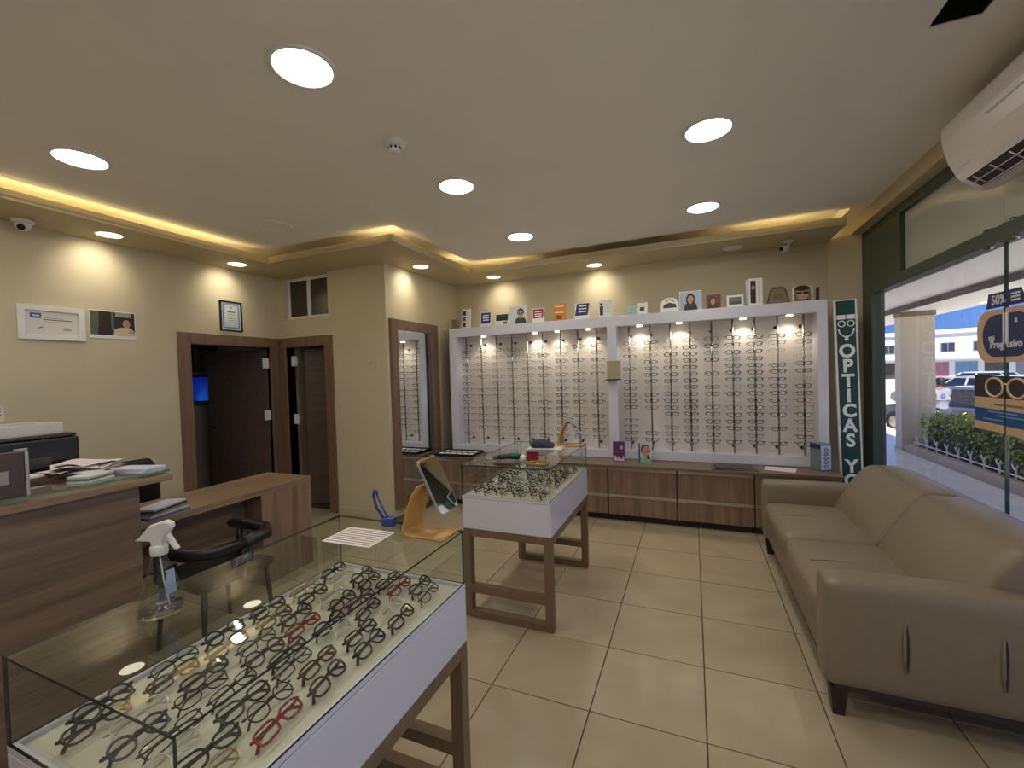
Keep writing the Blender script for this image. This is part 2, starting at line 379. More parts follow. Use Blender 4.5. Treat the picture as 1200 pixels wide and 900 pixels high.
# ================================================================ LIGHTS THE SHOP HAS
LAMPDISC = emis('lamp_disc', (255, 252, 240), 14.0); SPOTDISC = emis('spot_disc', (255, 244, 215), 6.0)
P_DOWN, P_SPOT, P_RACK = 3.5, 11.0, 4.8
def downlight(x, y, where, lit=True):
    t = thing('ceiling_downlight', where, 'downlight', (x, y, ZC), group='round ceiling downlights')
    MB().lathe([(.142,0),(.142,-.006),(.125,-.010),(.122,-.004)], 32, cap=False).build('trim_ring', WHITEM if lit else CEIL, t)
    MB().lathe([(.0,-.018),(.05,-.017),(.09,-.013),(.115,-.008),(.124,-.004)] if lit else [(.0,-.004),(.124,-.004)], 32, cap=False).build('diffuser', LAMPDISC if lit else CEIL, t)
    if lit:
        L = bpy.data.lights.new('downlight', 'AREA'); L.shape = 'DISK'; L.size = .24; L.energy = P_DOWN; L.color = (1, .97, .91)
        o = bpy.data.objects.new('downlight_lamp', L); COL.objects.link(o); o.parent = t; o.location = (0, 0, -.022)
downlight(-1.57, 1.46, 'round lit ceiling downlight over the case holding the spray bottle')
downlight(-3.41, 1.46, 'round lit ceiling downlight over the reception counter and printer')
downlight(.115, 2.815, 'round lit ceiling downlight over the floor beside the sofa')
downlight(-1.57, 2.815, 'round lit ceiling downlight near the smoke detector, over the second case')
downlight(.115, 4.13, 'round lit ceiling downlight above the drawers by the sofa end')
downlight(-1.58, 4.12, 'round lit ceiling downlight above the drawers by the glass case')
downlight(-3.42, 2.80, 'unlit round ceiling downlight flush between lit ones near the doors', False)
downlight(.115, 1.46, 'round lit ceiling downlight over the open floor facing the sofa')
for y, w_ in ((.12, 'near the middle of the counter'), (-1.22, 'at the blank end wall')):
    for x, v_ in ((-3.41, 'over the staff side'), (-1.57, 'over the aisle'), (.115, 'on the window side')):
        downlight(x, y, 'round lit ceiling downlight %s, %s' % (w_, v_))
def soffit_spot(x, y, label, lit=True, power=1.0, aim=(-1, 0)):
    t = thing('soffit_spotlight', label, 'spotlight', (x, y, ZS), group='small soffit spotlights')
    MB().lathe([(.098,0),(.098,-.005),(.086,-.008),(.084,-.003)], 24, cap=False).build('trim_ring', WHITEM, t)
    MB().lathe([(.0,-.003),(.085,-.003)], 24, cap=False).build('diffuser', SPOTDISC if lit else WHITEM, t)
    if lit:
        L = bpy.data.lights.new('soffit_spot', 'SPOT'); L.energy = P_SPOT*power; L.color = (1, .90, .70); L.spot_size = 1.75; L.spot_blend = 1.0; L.shadow_soft_size = .07
        o = bpy.data.objects.new('soffit_lamp', L); COL.objects.link(o); o.parent = t; o.location = (0, 0, -.02); o.rotation_euler = Vector((aim[0]*.76, aim[1]*.76, -.65)).to_track_quat('-Z', 'Y').to_euler()
soffit_spot(-4.48, 2.08, 'small lit soffit spotlight above the two framed pictures')
soffit_spot(-4.48, 3.18, 'small lit soffit spotlight above the diploma and office door')
soffit_spot(-4.48, .90, 'small lit soffit spotlight on the wall side above the printer')
soffit_spot(-4.48, -.4, 'small lit soffit spotlight at the end of the reception wall')
soffit_spot(-2.86, 4.23, 'small lit soffit spotlight above the tall wooden mirror')
soffit_spot(-2.36, 5.14, 'small lit soffit spotlight above the white portrait card on the rack', aim=(0, 1))
soffit_spot(-1.05, 5.18, 'small lit soffit spotlight above the white divider of the rack', aim=(0, 1))
soffit_spot(.43, 5.20, 'small unlit soffit spotlight near the bullet camera', False)
COVE = emis('cove_tube_glow', (255, 226, 160), 16.0)
def cove_tube(a, b, label, cap=False):
    a = Vector(a); b = Vector(b); d = (b-a); t = thing('cove_tube_lamp', label, 'tube lamp', a, group='warm tube lamps in the cove')
    MB().tube([(0,0,.012), (d.x,d.y,.012)], .013, 10).build('tube', COVE, t)
    u = d.normalized()
    for q in (Vector((0,0,0))-u*.02, d): MB().tube([q+Vector((0,0,.012)), q+u*.02+Vector((0,0,.012))], .016, 10).build('end_cap', WHITEM, t)
zt = ZS+.027
for k in range(5): cove_tube((-4.33, 3.22-1.22*k, zt), (-4.33, 3.22-1.22*k-1.16, zt), 'warm tube lamp in the left wall cove, %s from the doors' % ORD[k])
cove_tube((-2.98, 3.42, zt), (-2.62, 3.42, zt), 'short warm tube lamp in the cove above the storeroom wall corner')
cove_tube((-2.66, 3.46, zt), (-2.66, 3.62, zt), 'short warm tube lamp at the outer cove corner by the mirror')
cove_tube((-2.62, 4.96, zt), (-2.0, 4.96, zt), 'short warm tube lamp in the cove corner above the rack')
cove_tube((-2.66, 4.70, zt), (-2.66, 4.90, zt), 'tiny warm tube lamp in the cove above the mirror')
cove_tube((.48, 4.95, zt), (1.16, 4.95, zt), 'warm tube lamp in the cove near the bullet camera')
# smoke detector, cameras
t = thing('smoke_detector', 'round white smoke detector on the ceiling between downlights', 'detector', (-1.60, 2.14, ZC))
MB().lathe([(.062,0),(.062,-.012),(.055,-.02),(.04,-.024)], 24).build('base', WHITEM, t)
MB().lathe([(.036,-.022),(.036,-.05),(.028,-.058),(0,-.058)], 20).build('sensor_head', WHITEM, t)
for a in range(8): MB().box(.028,.0375,-.006,.006,-.046,-.03).xf(Matrix.Rotation(a*PI/4, 4, 'Z')).build('vent', BLACK, t)
t = thing('dome_camera', 'white dome camera under the soffit above the white certificate', 'camera', (-4.62, 1.62, ZS))
MB().lathe([(.062,0),(.062,-.02),(.055,-.026)], 20).build('base', WHITEM, t)
MB().lathe([(.045,-.024),(.046,-.045),(.036,-.068),(.018,-.08),(0,-.082)], 18).build('dome', WHITEM, t)
MB().lathe([(0,0),(.022,.0),(.022,.012),(0,.014)], 14).xf(Matrix.Translation((.028,-.02,-.062)) @ Matrix.Rotation(2.0, 4, Vector((.5,.85,0)))).build('lens', BLACK, t)
t = thing('bullet_camera', 'white bullet camera hanging from the soffit above the rack end', 'camera', (.935, 5.20, ZS))
MB().lathe([(.045,0),(.045,-.012),(.03,-.02)], 18).build('base', WHITEM, t)
MB().tube([(0,0,-.015),(0,-.02,-.06),(-.02,-.04,-.075)], .012, 8).build('bracket', WHITEM, t)
b_ = MB().tube([(0,.03,-.07),(-.08,-.09,-.095)], .03, 16).build('body', WHITEM, t)
MB().tube([(-.078,-.087,-.0945),(-.084,-.096,-.0962)], .022, 14).build('lens', BLACK, t)

# ================================================================ EYEGLASSES
def outline(kind, cx, side, n=18):
    pts = []
    for k in range(n):
        a = 2*PI*k/n; c, s = math.cos(a), math.sin(a)
        if kind == 'rectangular': p = 5.0; rx, rz = .0265, .0165
        elif kind == 'round': p = 2.1; rx, rz = .0235, .0215
        elif kind == 'cat-eye': p = 2.8; rx, rz = .0265, .0185
        else: p = 3.0; rx, rz = .0260, .0195      # square
        q = (abs(c)**p + abs(s)**p)**(-1/p)
        x, z = rx*c*q, rz*s*q
        if kind == 'cat-eye' and s > 0: z += .006*max(0, c*side)*1.0
        if kind != 'round' and s < 0: x *= 1-.10*abs(s)
        pts.append((cx+x, z))
    return pts
def glasses_meshes(kind, thick, folded, tl=.125):
    """meshes: front, lens left, lens right, temple left, temple right; x across, z up, front faces -y"""
    out = {}
    f = MB(); lens = []
    for sd in (-1, 1):
        o = outline(kind, sd*.0345, sd)
        f.tube([(x, .0035*((x/.06)**2), z) for x, z in o], thick, 5, closed=True)
        L = MB(); L.add([(x, .0035*((x/.06)**2), z) for x, z in o], [tuple(range(len(o)))]); lens.append(L)
        f.tube([(sd*.0605, .004, .009), (sd*.0675, .007, .009)], thick*1.25, 5)
    f.tube([(-.0115, 0, .004), (-.005, -.001, .0075), (.005, -.001, .0075), (.0115, 0, .004)], thick*1.1, 5)
    tm = []
    for sd in (-1, 1):
        T_ = MB()
        if folded:
            off = .0125 if sd < 0 else .0175
            T_.tube([(sd*.067, .007, .009), (sd*.060, off, .009), (-sd*.03, off, .008), (-sd*.048, off+.001, .002), (-sd*.064, off+.002, -.012)], [thick*1.2, thick*1.3, thick*1.2, thick*1.3, thick*1.5], 5)
        else:
            T_.tube([(sd*.067, .007, .009), (sd*.070, .03, .009), (sd*.069, tl*.75, .008), (sd*.066, tl, -.008)], [thick*1.2, thick*1.2, thick*1.1, thick*1.4], 5)
        tm.append(T_)
    return f, lens, tm
FRM = {'black': mat('frame_black', (18, 18, 20), .25, coat=.4), 'tortoise': mat('frame_tortoise', (72, 42, 24), .25, coat=.4, noise=.5, nscale=90),
       'red': mat('frame_red', (140, 24, 30), .25, coat=.4), 'navy': mat('frame_navy', (28, 38, 74), .25, coat=.4),
       'grey': mat('frame_gunmetal', (62, 60, 60), .3, metal=.6), 'gold': mat('frame_gold', (170, 138, 82), .3, metal=.9),
       'clear': mat('frame_clear', (205, 196, 182), .15, coat=.5), 'purple': mat('frame_purple', (88, 40, 74), .25, coat=.4)}
GCACHE = {}
def make_glasses(kind, colour, thick, folded, label, group, M):
    key = (kind, colour, thick, folded)
    if key not in GCACHE:
        f, lens, tm = glasses_meshes(kind, thick, folded)
        m_ = FRM[colour]
        GCACHE[key] = [('frame_front', f.mesh('frame_front', m_)), ('lens', lens[0].mesh('lens', LENS)), ('lens', lens[1].mesh('lens', LENS)),
                       ('temple', tm[0].mesh('temple', m_)), ('temple', tm[1].mesh('temple', m_))]
    t = thing('eyeglasses', label, 'eyeglasses', group=group); t.matrix_world = M
    for nm, me in GCACHE[key]:
        o = bpy.data.objects.new(nm, me); COL.objects.link(o); o.parent = t
    return t

# ================================================================ DISPLAY RACK ON THE BACK WALL
DY0, DY1 = 4.87, 5.09
dr = thing('display_rack', 'long white lit eyeglass display rack with steel rods above drawers', 'display rack', (-.86, 4.87, .602))
def W2(mb): return mb.xf(Matrix.Translation((.86, -4.87, -.602)))
W2(MB().box(-2.90, 1.18, DY0, DY1, 2.07, 2.185).box(-2.90, 1.18, DY1, YB-.005, 2.16, 2.185)).build('top_beam', WHITE, dr, .003)
W2(MB().box(-2.90, 1.18, DY0, DY1, .602, .695)).build('bottom_beam', WHITE, dr, .003)
W2(MB().box(-2.90, -2.80, DY0, DY1, .695, 2.07)).build('side_panel', WHITE, dr, .003)
W2(MB().box(1.10, 1.18, DY0, DY1, .695, 2.07)).build('side_panel', WHITE, dr, .003)
W2(MB().box(-.87, -.765, DY0, DY1, .695, 2.07)).build('divider', WHITE, dr, .003)
PANEL = mat('rack_panel', (224, 216, 208), .55, noise=.02, nscale=4)
W2(MB().box(-2.90, 1.18, DY1, DY1+.02, .602, 2.16)).build('back_panel', PANEL, dr)
W2(MB().box(-2.912, -2.902, DY0+.004, DY0+.03, .602, 2.185)).build('end_gap_shadow', DARKG, dr)  # thin dark strip painting the shadowed gap between rack end and wall
RY = 4.955
rodX = {'mirror': [-2.695, -2.482, -2.265, -2.056, -1.853, -1.656, -1.434, -1.223, -1.003], 'sign': [-.641, -.414, -.210, -.016, .194, .390, .588, .786, 1.003]}
rm = MB().tube([(0,0,0), (0,0,1.372)], .0085, 10).mesh('rod', STEEL)
sm_ = MB().tube([(0,.004,0), (0,DY1-RY-.012,0)], .004, 6).tube([(0,DY1-RY-.014,0),(0,DY1-RY-.001,0)], .016, 12).mesh('standoff', mat('standoff', (60, 55, 50), .3, metal=.7))
for side in rodX:
    for x in rodX[side]:
        r = bpy.data.objects.new('rod', rm); COL.objects.link(r); r.parent = dr; r.location = (x+.86, RY-4.87, .697-.602)
        for z in (1.27, .055):
            s_ = bpy.data.objects.new('standoff', sm_); COL.objects.link(s_); s_.parent = r; s_.location = (0, 0, z)
for x in (-2.46, -1.76, -1.475, -1.10, -.53, -.117, .49, .895):
    sp_ = W2(MB().lathe([(.03,0),(.03,-.006),(.024,-.009),(0,-.009)], 16, (x, 4.985, 2.071))).build('spot_lamp', SPOTDISC, dr)
    L = bpy.data.lights.new('rack_spot', 'SPOT'); L.energy = P_RACK; L.color = (1, .88, .70); L.spot_size = 2.2; L.spot_blend = .9; L.shadow_soft_size = .03
    o = bpy.data.objects.new('rack_lamp', L); COL.objects.link(o); o.parent = dr; o.location = (x+.86, 4.995-4.87, 2.045-.602)
# eyeglasses on the rods
random.seed(11)
stuff = MB(); stuff_m = [FRM['grey'], FRM['black'], FRM['clear'], FRM['tortoise']]
kinds = ['rectangular', 'square', 'round', 'cat-eye']
for side in ('sign', 'mirror'):
    xs = rodX[side]
    order = list(range(9)) if side == 'sign' else list(range(8, -1, -1))
    for ri, k in enumerate(order):
        nrow = 16 if side == 'sign' else 14
        for row in range(nrow):
            if side == 'sign' and (ri, row) in ((0, 11), (1, 11), (1, 12), (1, 13), (2, 12), (4, 4), (7, 3), (7, 14)): continue
            z = 1.878 - row*(.0713 if side == 'sign' else .081)
            kd = random.choices(kinds, (6, 4, 2, 2))[0]
            if side == 'sign': cl_ = random.choices(['black', 'grey', 'clear', 'tortoise', 'gold', 'navy', 'purple'], (12, 4, 3, 4, 1, 2, 1))[0]
            else: cl_ = random.choices(['grey', 'black', 'clear', 'tortoise', 'gold'], (5, 7, 3, 3, 1))[0]
            th = .0031 if cl_ in ('black', 'tortoise', 'navy', 'purple') else .0019
            M = Matrix.Translation((xs[k]+random.uniform(-.004, .004), RY-.0125, z+random.uniform(-.004, .004))) @ Matrix.Rotation(random.uniform(-.05, .05), 4, 'Y') @ Matrix.Rotation(random.uniform(-.03, .03), 4, 'Z')
            if side == 'mirror' and ri > 3:
                f, lens, tm = glasses_meshes(kd, .0022, False, .11)
                mi = {'grey': 0, 'black': 1, 'clear': 2, 'tortoise': 3, 'gold': 3}[cl_]
                for part in (f, *tm):
                    part.xf(M); stuff.add(part.v, part.f, mi, True)
                continue
            lab = '%s %s eyeglasses, %s side of white divider, %s rod from it, %s from top' % (cl_, kd, side, ORD[ri], ORD[row])
            g = make_glasses(kd, cl_, th, False, lab, 'eyeglasses on the rack rods', M)
            for ch in g.children:
                if ch.name.startswith('temple'): ch.scale.y = .86
o = stuff.build('rack_eyeglasses', stuff_m); tag(o, 'rows of thin eyeglasses on the five rods nearest the tall wooden mirror', 'eyeglasses'); o['kind'] = 'stuff'
# small mirror with ledge on the divider
t = thing('small_mirror', 'small square mirror with a ledge on the white rack divider', 'mirror', (-.80, DY0-.001, 1.475))
MB().box(-.075, .075, -.014, 0, .012, .215).build('mirror_glass', MIRROR, t, .002)
MB().box(-.085, .085, -.06, 0, 0, .012).build('ledge', DARKG, t)

# ---------------------------------------------------------------- drawer units and worktop
wt = MB().box(XM+.045, 1.20, 4.515, YB-.005, .572, .600).build('worktop', WOODX, None, .003); tag(wt, 'long brown wood worktop running under the white eyeglass rack', 'worktop')
xb_ = [-2.88+.68*k for k in range(7)]
for k in range(6):
    x0, x1 = xb_[k]+.004, xb_[k+1]-.004
    if k == 0: x0 = XM+.05
    lab = ['brown two-drawer unit beside the tall wooden mirror', 'brown two-drawer unit second from the tall wooden mirror', 'brown two-drawer unit behind the far glass case', 'brown two-drawer unit below the purple leaflet and portrait card', 'brown two-drawer unit below the magazines, beside the sofa arm', 'brown two-drawer unit behind the sofa arm, ending at the lettered sign'][k]
    t = thing('drawer_unit', lab, 'cabinet', ((x0+x1)/2, 4.57, 0), group='drawer units under the rack'); w = (x1-x0)/2
    MB().box(-w, w, .006, .85, .07, .571).build('body', WOODX, t)
    MB().box(-w, w, .04, .83, 0, .07).build('plinth', mat('plinth', (40, 32, 28), .5), t)
    for z0, z1 in ((.285, .535), (.072, .252)):
        d = MB().box(-w+.002, w-.002, -.014, .005, z0, z1).build('drawer', WOODZ, t, .0015)
        MB().box(-w+.002, w-.002, -.020, .005, z1+.002, z1+.031).build('rail_handle', ALU, d, .002)

# ---------------------------------------------------------------- printed cards
def card(name, label, cat, x, y, z, w, h, base, prints, tilt=.12, rz=0., thick=.006, strut=True, group=None, poly=None):
    t = thing(name, label, cat, (x, y, z), group=group, rot=(0, 0, rz))
    Mt = Matrix.Rotation(-tilt, 4, 'X')
    bd = MB()
    if poly: bd.prism([(px*w-w/2, py*h) for px, py in poly], 0, thick, 'Y')
    else: bd.box(-w/2, w/2, 0, thick, 0, h)
    bd.xf(Mt).build('board', base, t)
    pm = MB(); ms = []
    for i, (pl, colr) in enumerate(prints):
        mm = colr if not isinstance(colr, tuple) else mat('print_%d_%d_%d' % colr, colr, .6)
        if mm not in ms: ms.append(mm)
        n = len(pl); zoff = -.0006-.0003*i
        pts = [(px*w-w/2, zoff, py*h) for px, py in pl]
        pm.add(pts, [tuple(range(n))], ms.index(mm))
    if prints: pm.xf(Mt).build('print', ms, t)
    if strut and tilt > .02:
        yb2 = thick + math.sin(tilt)*h*.55
        MB().tube([(0, thick+math.sin(tilt)*h*.6, h*.6*math.cos(tilt)), (0, thick+math.sin(tilt)*h*.6+.05, .002)], .0025, 5).build('strut', DARKG, t)
    return t
def R(x0, y0, x1, y1): return [(x0,y0),(x1,y0),(x1,y1),(x0,y1)]
def face(cx, cy, s, hair=(40, 28, 24), top=(60, 60, 66), ar=1.0, glasses=True, longhair=False):
    r = []
    r.append(([(cx-s*1.5, 0), (cx+s*1.5, 0), (cx+s*1.1, cy-s*1.15), (cx+s*.4, cy-s*.9), (cx-s*.4, cy-s*.9), (cx-s*1.1, cy-s*1.15)], top))
    if longhair: r.append((ell(cx, cy-s*.15, s*.95, s*1.35*ar), hair))
    else: r.append((ell(cx, cy+s*.25*ar, s*.82, s*1.0*ar), hair))
    r.append((R(cx-s*.25, cy-s*1.2*ar, cx+s*.25, cy-s*.5*ar), SKIN))
    r.append((ell(cx, cy-s*.12, s*.64, s*.88*ar), SKIN))
    if glasses:
        for d in (-1, 1): r.append((ell(cx+d*s*.3, cy+s*.05, s*.24, s*.17*ar, 10), (40, 36, 36)))
    r.append((R(cx-s*.2, cy-s*.58*ar, cx+s*.2, cy-s*.5*ar), (150, 70, 66)))
    return r
ZT2 = 2.185; CY = 4.90
BL, WH, PK, OR = (34, 62, 128), (232, 230, 224), (160, 28, 84), (206, 124, 36)
def lines(x0, x1, ys_, hgt, c): return [(R(x0, y, x1, y+hgt), c) for y in ys_]
g_ = 'cards standing on top of the rack'
MB_OL = mat('olive_box', (120, 116, 92), .6)
card('box', 'small olive grey box at the mirror end of the rack top', 'box', -2.845, 4.93, ZT2, .075, .125, MB_OL, [(R(.05,.3,.95,.36),(104,100,80)), (R(.05,.62,.95,.68),(104,100,80))], 0, 0, .06)
card('display_card', 'tall white card with three small dark photos on the rack top', 'card', -2.655, CY, ZT2, .125, .245, WHITEM, [(R(.10,.06,.42,.30),(60,48,44)),(R(.10,.36,.42,.58),(92,74,66)),(R(.10,.66,.42,.90),(50,44,46)),(R(.55,.1,.62,.85),(200,196,188))], .1, group=g_)
card('display_card', 'blue and white leaflet card beside the white three-photo card', 'card', -2.385, CY, ZT2, .15, .185, WHITEM, [(R(.08,.2,.95,.95),BL)]+lines(.25,.8,(.72,.55,.4),.08,WH), .12, group=g_)
card('display_card', 'dark landscape photo card next to the white portrait card', 'card', -2.16, CY, ZT2, .18, .15, WHITEM, [(R(.05,.38,.95,.92),(52,66,70)),([(.05,.38),(.95,.38),(.95,.7),(.6,.58),(.3,.75),(.05,.5)],(34,38,40)),(R(.6,.08,.9,.3),(120,116,108))], .15, group=g_)
card('display_card', 'white portrait card of a dark-haired person in an olive top', 'card', -1.945, CY, ZT2, .215, .22, WHITEM, [(R(.02,.02,.98,.98),(206,212,220))]+face(.66,.58,.24,(38,28,26),(66,66,52),1.0,True), .12, .1, group=g_)
card('display_card', 'magenta and white card on the rack top', 'card', -1.685, CY, ZT2, .145, .17, WHITEM, [(R(.06,.3,.95,.96),PK)]+lines(.2,.8,(.74,.56,.42),.07,WH), .14, group=g_)
card('display_card', 'orange card with pale text lines on the rack top', 'card', -1.415, CY, ZT2, .155, .20, mat('orange_card', OR, .6), lines(.12,.8,(.8,.45),.07,(236,214,170))+[(R(.25,.1,.65,.32),(110,64,30))], .08, .08, group=g_)
card('display_card', 'blue leaflet card with white text above the rack divider side', 'card', -1.155, CY, ZT2, .17, .19, WHITEM, [([(.02,.22),(.9,.22),(1.0,.97),(.12,.97)],(36,50,100))]+lines(.25,.8,(.78,.6,.42),.07,WH), .2, -.05, group=g_)
card('display_card', 'white card with a small dark figure above the rack divider', 'card', -.885, CY, ZT2, .145, .19, WHITEM, [(ell(.2,.78,.1,.09),(52,44,42)),(R(.08,.12,.34,.66),(70,64,62)),(R(.5,.3,.85,.36),(200,194,180))], .1, .1, group=g_)
card('display_card', 'small pale cyan card beside a small white card', 'card', -.595, CY, ZT2, .10, .10, mat('cyan_card', (176, 200, 200), .6), lines(.2,.8,(.6,.4,.2),.07,(150,178,180)), .1, group=g_)
card('display_card', 'small white card with a brown square in its middle', 'card', -.485, CY, ZT2, .105, .125, WHITEM, [(R(.25,.3,.7,.62),(88,72,58))], .1, group=g_)
arch = [(.0,.0),(1,.0),(1,.55)]+[(.5+.5*math.cos(a), .55+.45*math.sin(a)) for a in [PI*k/10 for k in range(1, 10)]]+[(0,.55)]
card('display_stand', 'rounded white stand with dark curved bands on the rack top', 'stand', -.205, CY, ZT2, .18, .155, WHITEM, [([(.12,.28),(.88,.28),(.84,.52),(.5,.66),(.16,.52)],(70,66,62)),([(.2,.66),(.5,.84),(.8,.66),(.74,.74),(.5,.92),(.26,.74)],(54,50,48))], .12, group=g_, poly=arch)
card('photo_card', 'large portrait photo of a long-haired person in dark shirt', 'picture', .0, CY, ZT2, .215, .205, WHITEM, [(R(.03,.03,.97,.97),(160,176,198))]+face(.5,.6,.22,(34,26,26),(44,50,64),1.0,False,True), .12, group=g_)
card('photo_card', 'small brown portrait photo beside the large blue-backed portrait', 'picture', .218, CY, ZT2, .135, .145, mat('brown_card', (96, 66, 42), .6), face(.45,.55,.26,(60,38,24),(70,44,30),1.0,False,True), .12, -.08, group=g_)
card('photo_card', 'small white-framed grey landscape picture on the rack top', 'picture', .415, CY, ZT2, .15, .12, WHITEM, [(R(.12,.2,.88,.84),(112,110,104)),(R(.12,.2,.88,.45),(84,82,76))], .12, group=g_)
card('display_box', 'tall white box with a narrow dark photo on its front', 'box', .60, 4.91, ZT2, .125, .265, WHITEM, [(R(.1,.08,.5,.92),(56,42,38)),(ell(.3,.66,.13,.08),SKIN),(R(.72,.1,.80,.9),(190,184,172))], 0, .25, .09, group=g_)
trap = [(0,0),(1,0),(.86,.8),(.72,1),(.28,1),(.14,.8)]
card('display_stand', 'brown tapered stand with a darker rim on the rack top', 'stand', .79, CY, ZT2, .2, .165, mat('brown_stand', (96, 80, 62), .5), [([(.1,.06),(.9,.06),(.78,.72),(.68,.88),(.32,.88),(.22,.72)],(130,112,88)),([(.25,.2),(.75,.2),(.7,.6),(.3,.6)],(112,94,72))], .14, group=g_, poly=trap)
card('photo_card', 'white-edged close-up portrait of a face with dark glasses', 'picture', .99, CY, ZT2, .16, .145, WHITEM, [(R(.06,.05,.94,.95),(120,96,80)),(ell(.5,.5,.3,.46),SKIN),(ell(.5,.9,.36,.18),(40,30,28)),(R(.2,.5,.47,.66),(34,30,30)),(R(.53,.5,.8,.66),(34,30,30)),(R(.2,.05,.8,.16),(40,34,34))], .12, group=g_)
card('display_card', 'narrow dark upright card at the sign end of the rack top', 'card', 1.125, 4.93, ZT2, .012, .13, DARKG, [], 0, 0, .08, False)

# ---------------------------------------------------------------- things on the worktop
ZW = .601
t = thing('eyeglass_tray', 'black tray with two rows of white slots on the worktop', 'tray', (-2.70, 4.685, ZW), .05)
MB().box(-.26, .26, -.17, .17, 0, .012).box(-.26,-.248,-.17,.17,.012,.03).box(.248,.26,-.17,.17,.012,.03).box(-.248,.248,-.17,-.158,.012,.03).box(-.248,.248,.158,.17,.012,.03).build('tray_body', BLACK, t, .002)
for r_ in (-1, 1):
    for k in range(6): MB().cushion(-.030,.030,-.028,.028,.012,.026,.008,(0,0,.004),4).build('pad', WHITEM, t, loc=(-.2+k*.08, r_*.072, 0))
pur = (88, 34, 92)
card('leaflet', 'purple leaflet with white figures standing on the worktop', 'leaflet', -.745, 4.70, ZW, .125, .215, mat('purple_card', pur, .6), [(R(.04,.04,.96,.28),(206,190,204)),(ell(.4,.24,.12,.07),(60,40,60)),(ell(.72,.22,.12,.07),(60,40,60)),(R(.6,.62,.84,.8),(170,160,190)),(R(.1,.46,.8,.5),(140,60,130))], .1)
card('portrait_card', 'white and teal portrait card of a person wearing red glasses', 'card', -.475, 4.72, ZW, .135, .20, mat('teal_card', (196, 206, 200), .6), [(R(0,0,.14,1),(40,92,96)),(R(.14,0,1,.24),(126,176,156)),(ell(.52,.66,.34,.3),(52,36,30)),(ell(.56,.56,.28,.32),SKIN),(R(.52,.56,.92,.62),(150,30,36)),(ell(.74,.28,.12,.1),(52,40,40))], .1)
t = thing('magazine_stack', 'low stack of dark magazines lying on the worktop', 'magazines', (.36, 4.64, ZW), .03)
for k, c_ in enumerate(((70,58,60),(150,140,132),(48,46,52))): MB().box(-.2+.01*k, .2-.012*k, -.09, .09, .006*k, .006*k+.0055).build('magazine', mat('mag%d' % k, c_, .4, noise=.5, nscale=9), t, rot=(0,0,.03*k))
t = MB().box(-.125,.125,-.085,.085,0,.0015).build('paper_sheet', PAPER, None, loc=(.75, 4.70, ZW), rot=(0,0,-.25)); tag(t, 'blank white paper sheet lying on the worktop beside the magazines', 'paper')
t = thing('brochure_box', 'grey-blue brochure box with white lettering down its spine', 'box', (1.09, 4.79, ZW), .5)
MB().box(-.055,.055,-.06,.06,0,.245).build('box_body', mat('box_grey', (112, 126, 130), .5), t, .002)
MB().box(-.056,-.0555,-.06,.06,.2,.246).build('box_band', mat('box_navy', (34, 42, 70), .5), t)
MB().box(-.05,.05,-.0615,-.0605,.01,.235).build('spine_label', mat('spine_white', (206, 214, 226), .5), t)
pm = MB()
for k in range(5): pm.tube([(.0+.018*math.cos(a), -.0625, .04+k*.038+.013*math.sin(a)) for a in [2*PI*q/8 for q in range(8)]], .004, 4, True)
pm.build('lettering', mat('letter_blue', (60, 84, 150), .5), t)

# ---------------------------------------------------------------- lettered sign leaning by the window
t = thing('shop_sign', 'tall narrow dark green sign reading OPTICAS YORK beside the drawers', 'sign', (1.352, 4.84, .001), rot=(0, -.022, 0))
SGN = mat('sign_green', (14, 62, 58), .4)
MB().box(-.087, .087, 0, .03, 0, 2.165).build('sign_case', WHITEM, t, .003)
MB().box(-.072, .072, -.002, -.0002, .01, 2.155).build('sign_face', SGN, t)
WL = mat('sign_white', (236, 242, 240), .5)
lg = MB().box(-.068,-.004,-.005,-.002,1.985,2.025).box(.004,.068,-.005,-.002,1.985,2.025)
for sx_ in (-1, 1): lg.tube([(sx_*.034+.026*math.cos(a), -.005, 1.945+.026*math.sin(a)) for a in [2*PI*q/14 for q in range(14)]], .005, 5, True)
lg.tube([(.058*math.cos(a), -.005, 1.90+.075*math.sin(a)) for a in [PI+PI*q/12 for q in range(13)]], .006, 5)
lg.box(-.014,.014,-.006,-.002,1.79,1.825)
lg.build('emblem', WL, t)
zc = [1.69-.137*k for k in range(7)] + [.63-.135*k+.0 for k in range(4)]
for ch, z in zip('OPTICASYORK', zc):
    tm_ = text_mesh(ch, .165, .035, sx=.92); tm_.xf(Matrix.Translation((0, -.0035, z)) @ upright('-y')).build('letter', WL, t)

# ---------------------------------------------------------------- tall mirror on the side wall
t = thing('tall_mirror', 'tall mirror in a wide brown wood frame on the side wall', 'mirror', (XM+.001, 4.395, .10))
fr = MB()
y0, y1, H = -.475, .475, 2.14; fw = .115
for (a0,a1,b0,b1) in ((y0,y0+fw,0,H),(y1-fw,y1,0,H),(y0+fw,y1-fw,0,fw),(y0+fw,y1-fw,H-fw,H)): fr.box(0,.04,a0,a1,b0,b1)
fr.build('frame', FRAMEW, t, .003)
MB().box(.005,.02,y0+fw-.003,y1-fw+.003,fw-.003,H-fw+.003).build('mirror_glass', MIRROR, t)
t = thing('wall_switch', 'small beige wall plate on the wall left of the tall mirror', 'switch', (-3.30, YD-.001, 1.74))
MB().box(-.04,.04,-.008,0,-.06,.06).build('plate', WALL, t, .002); MB().box(-.03,.0,-.011,-.008,-.01,.035).build('rocker', mat('rocker', (190,178,150), .5), t)

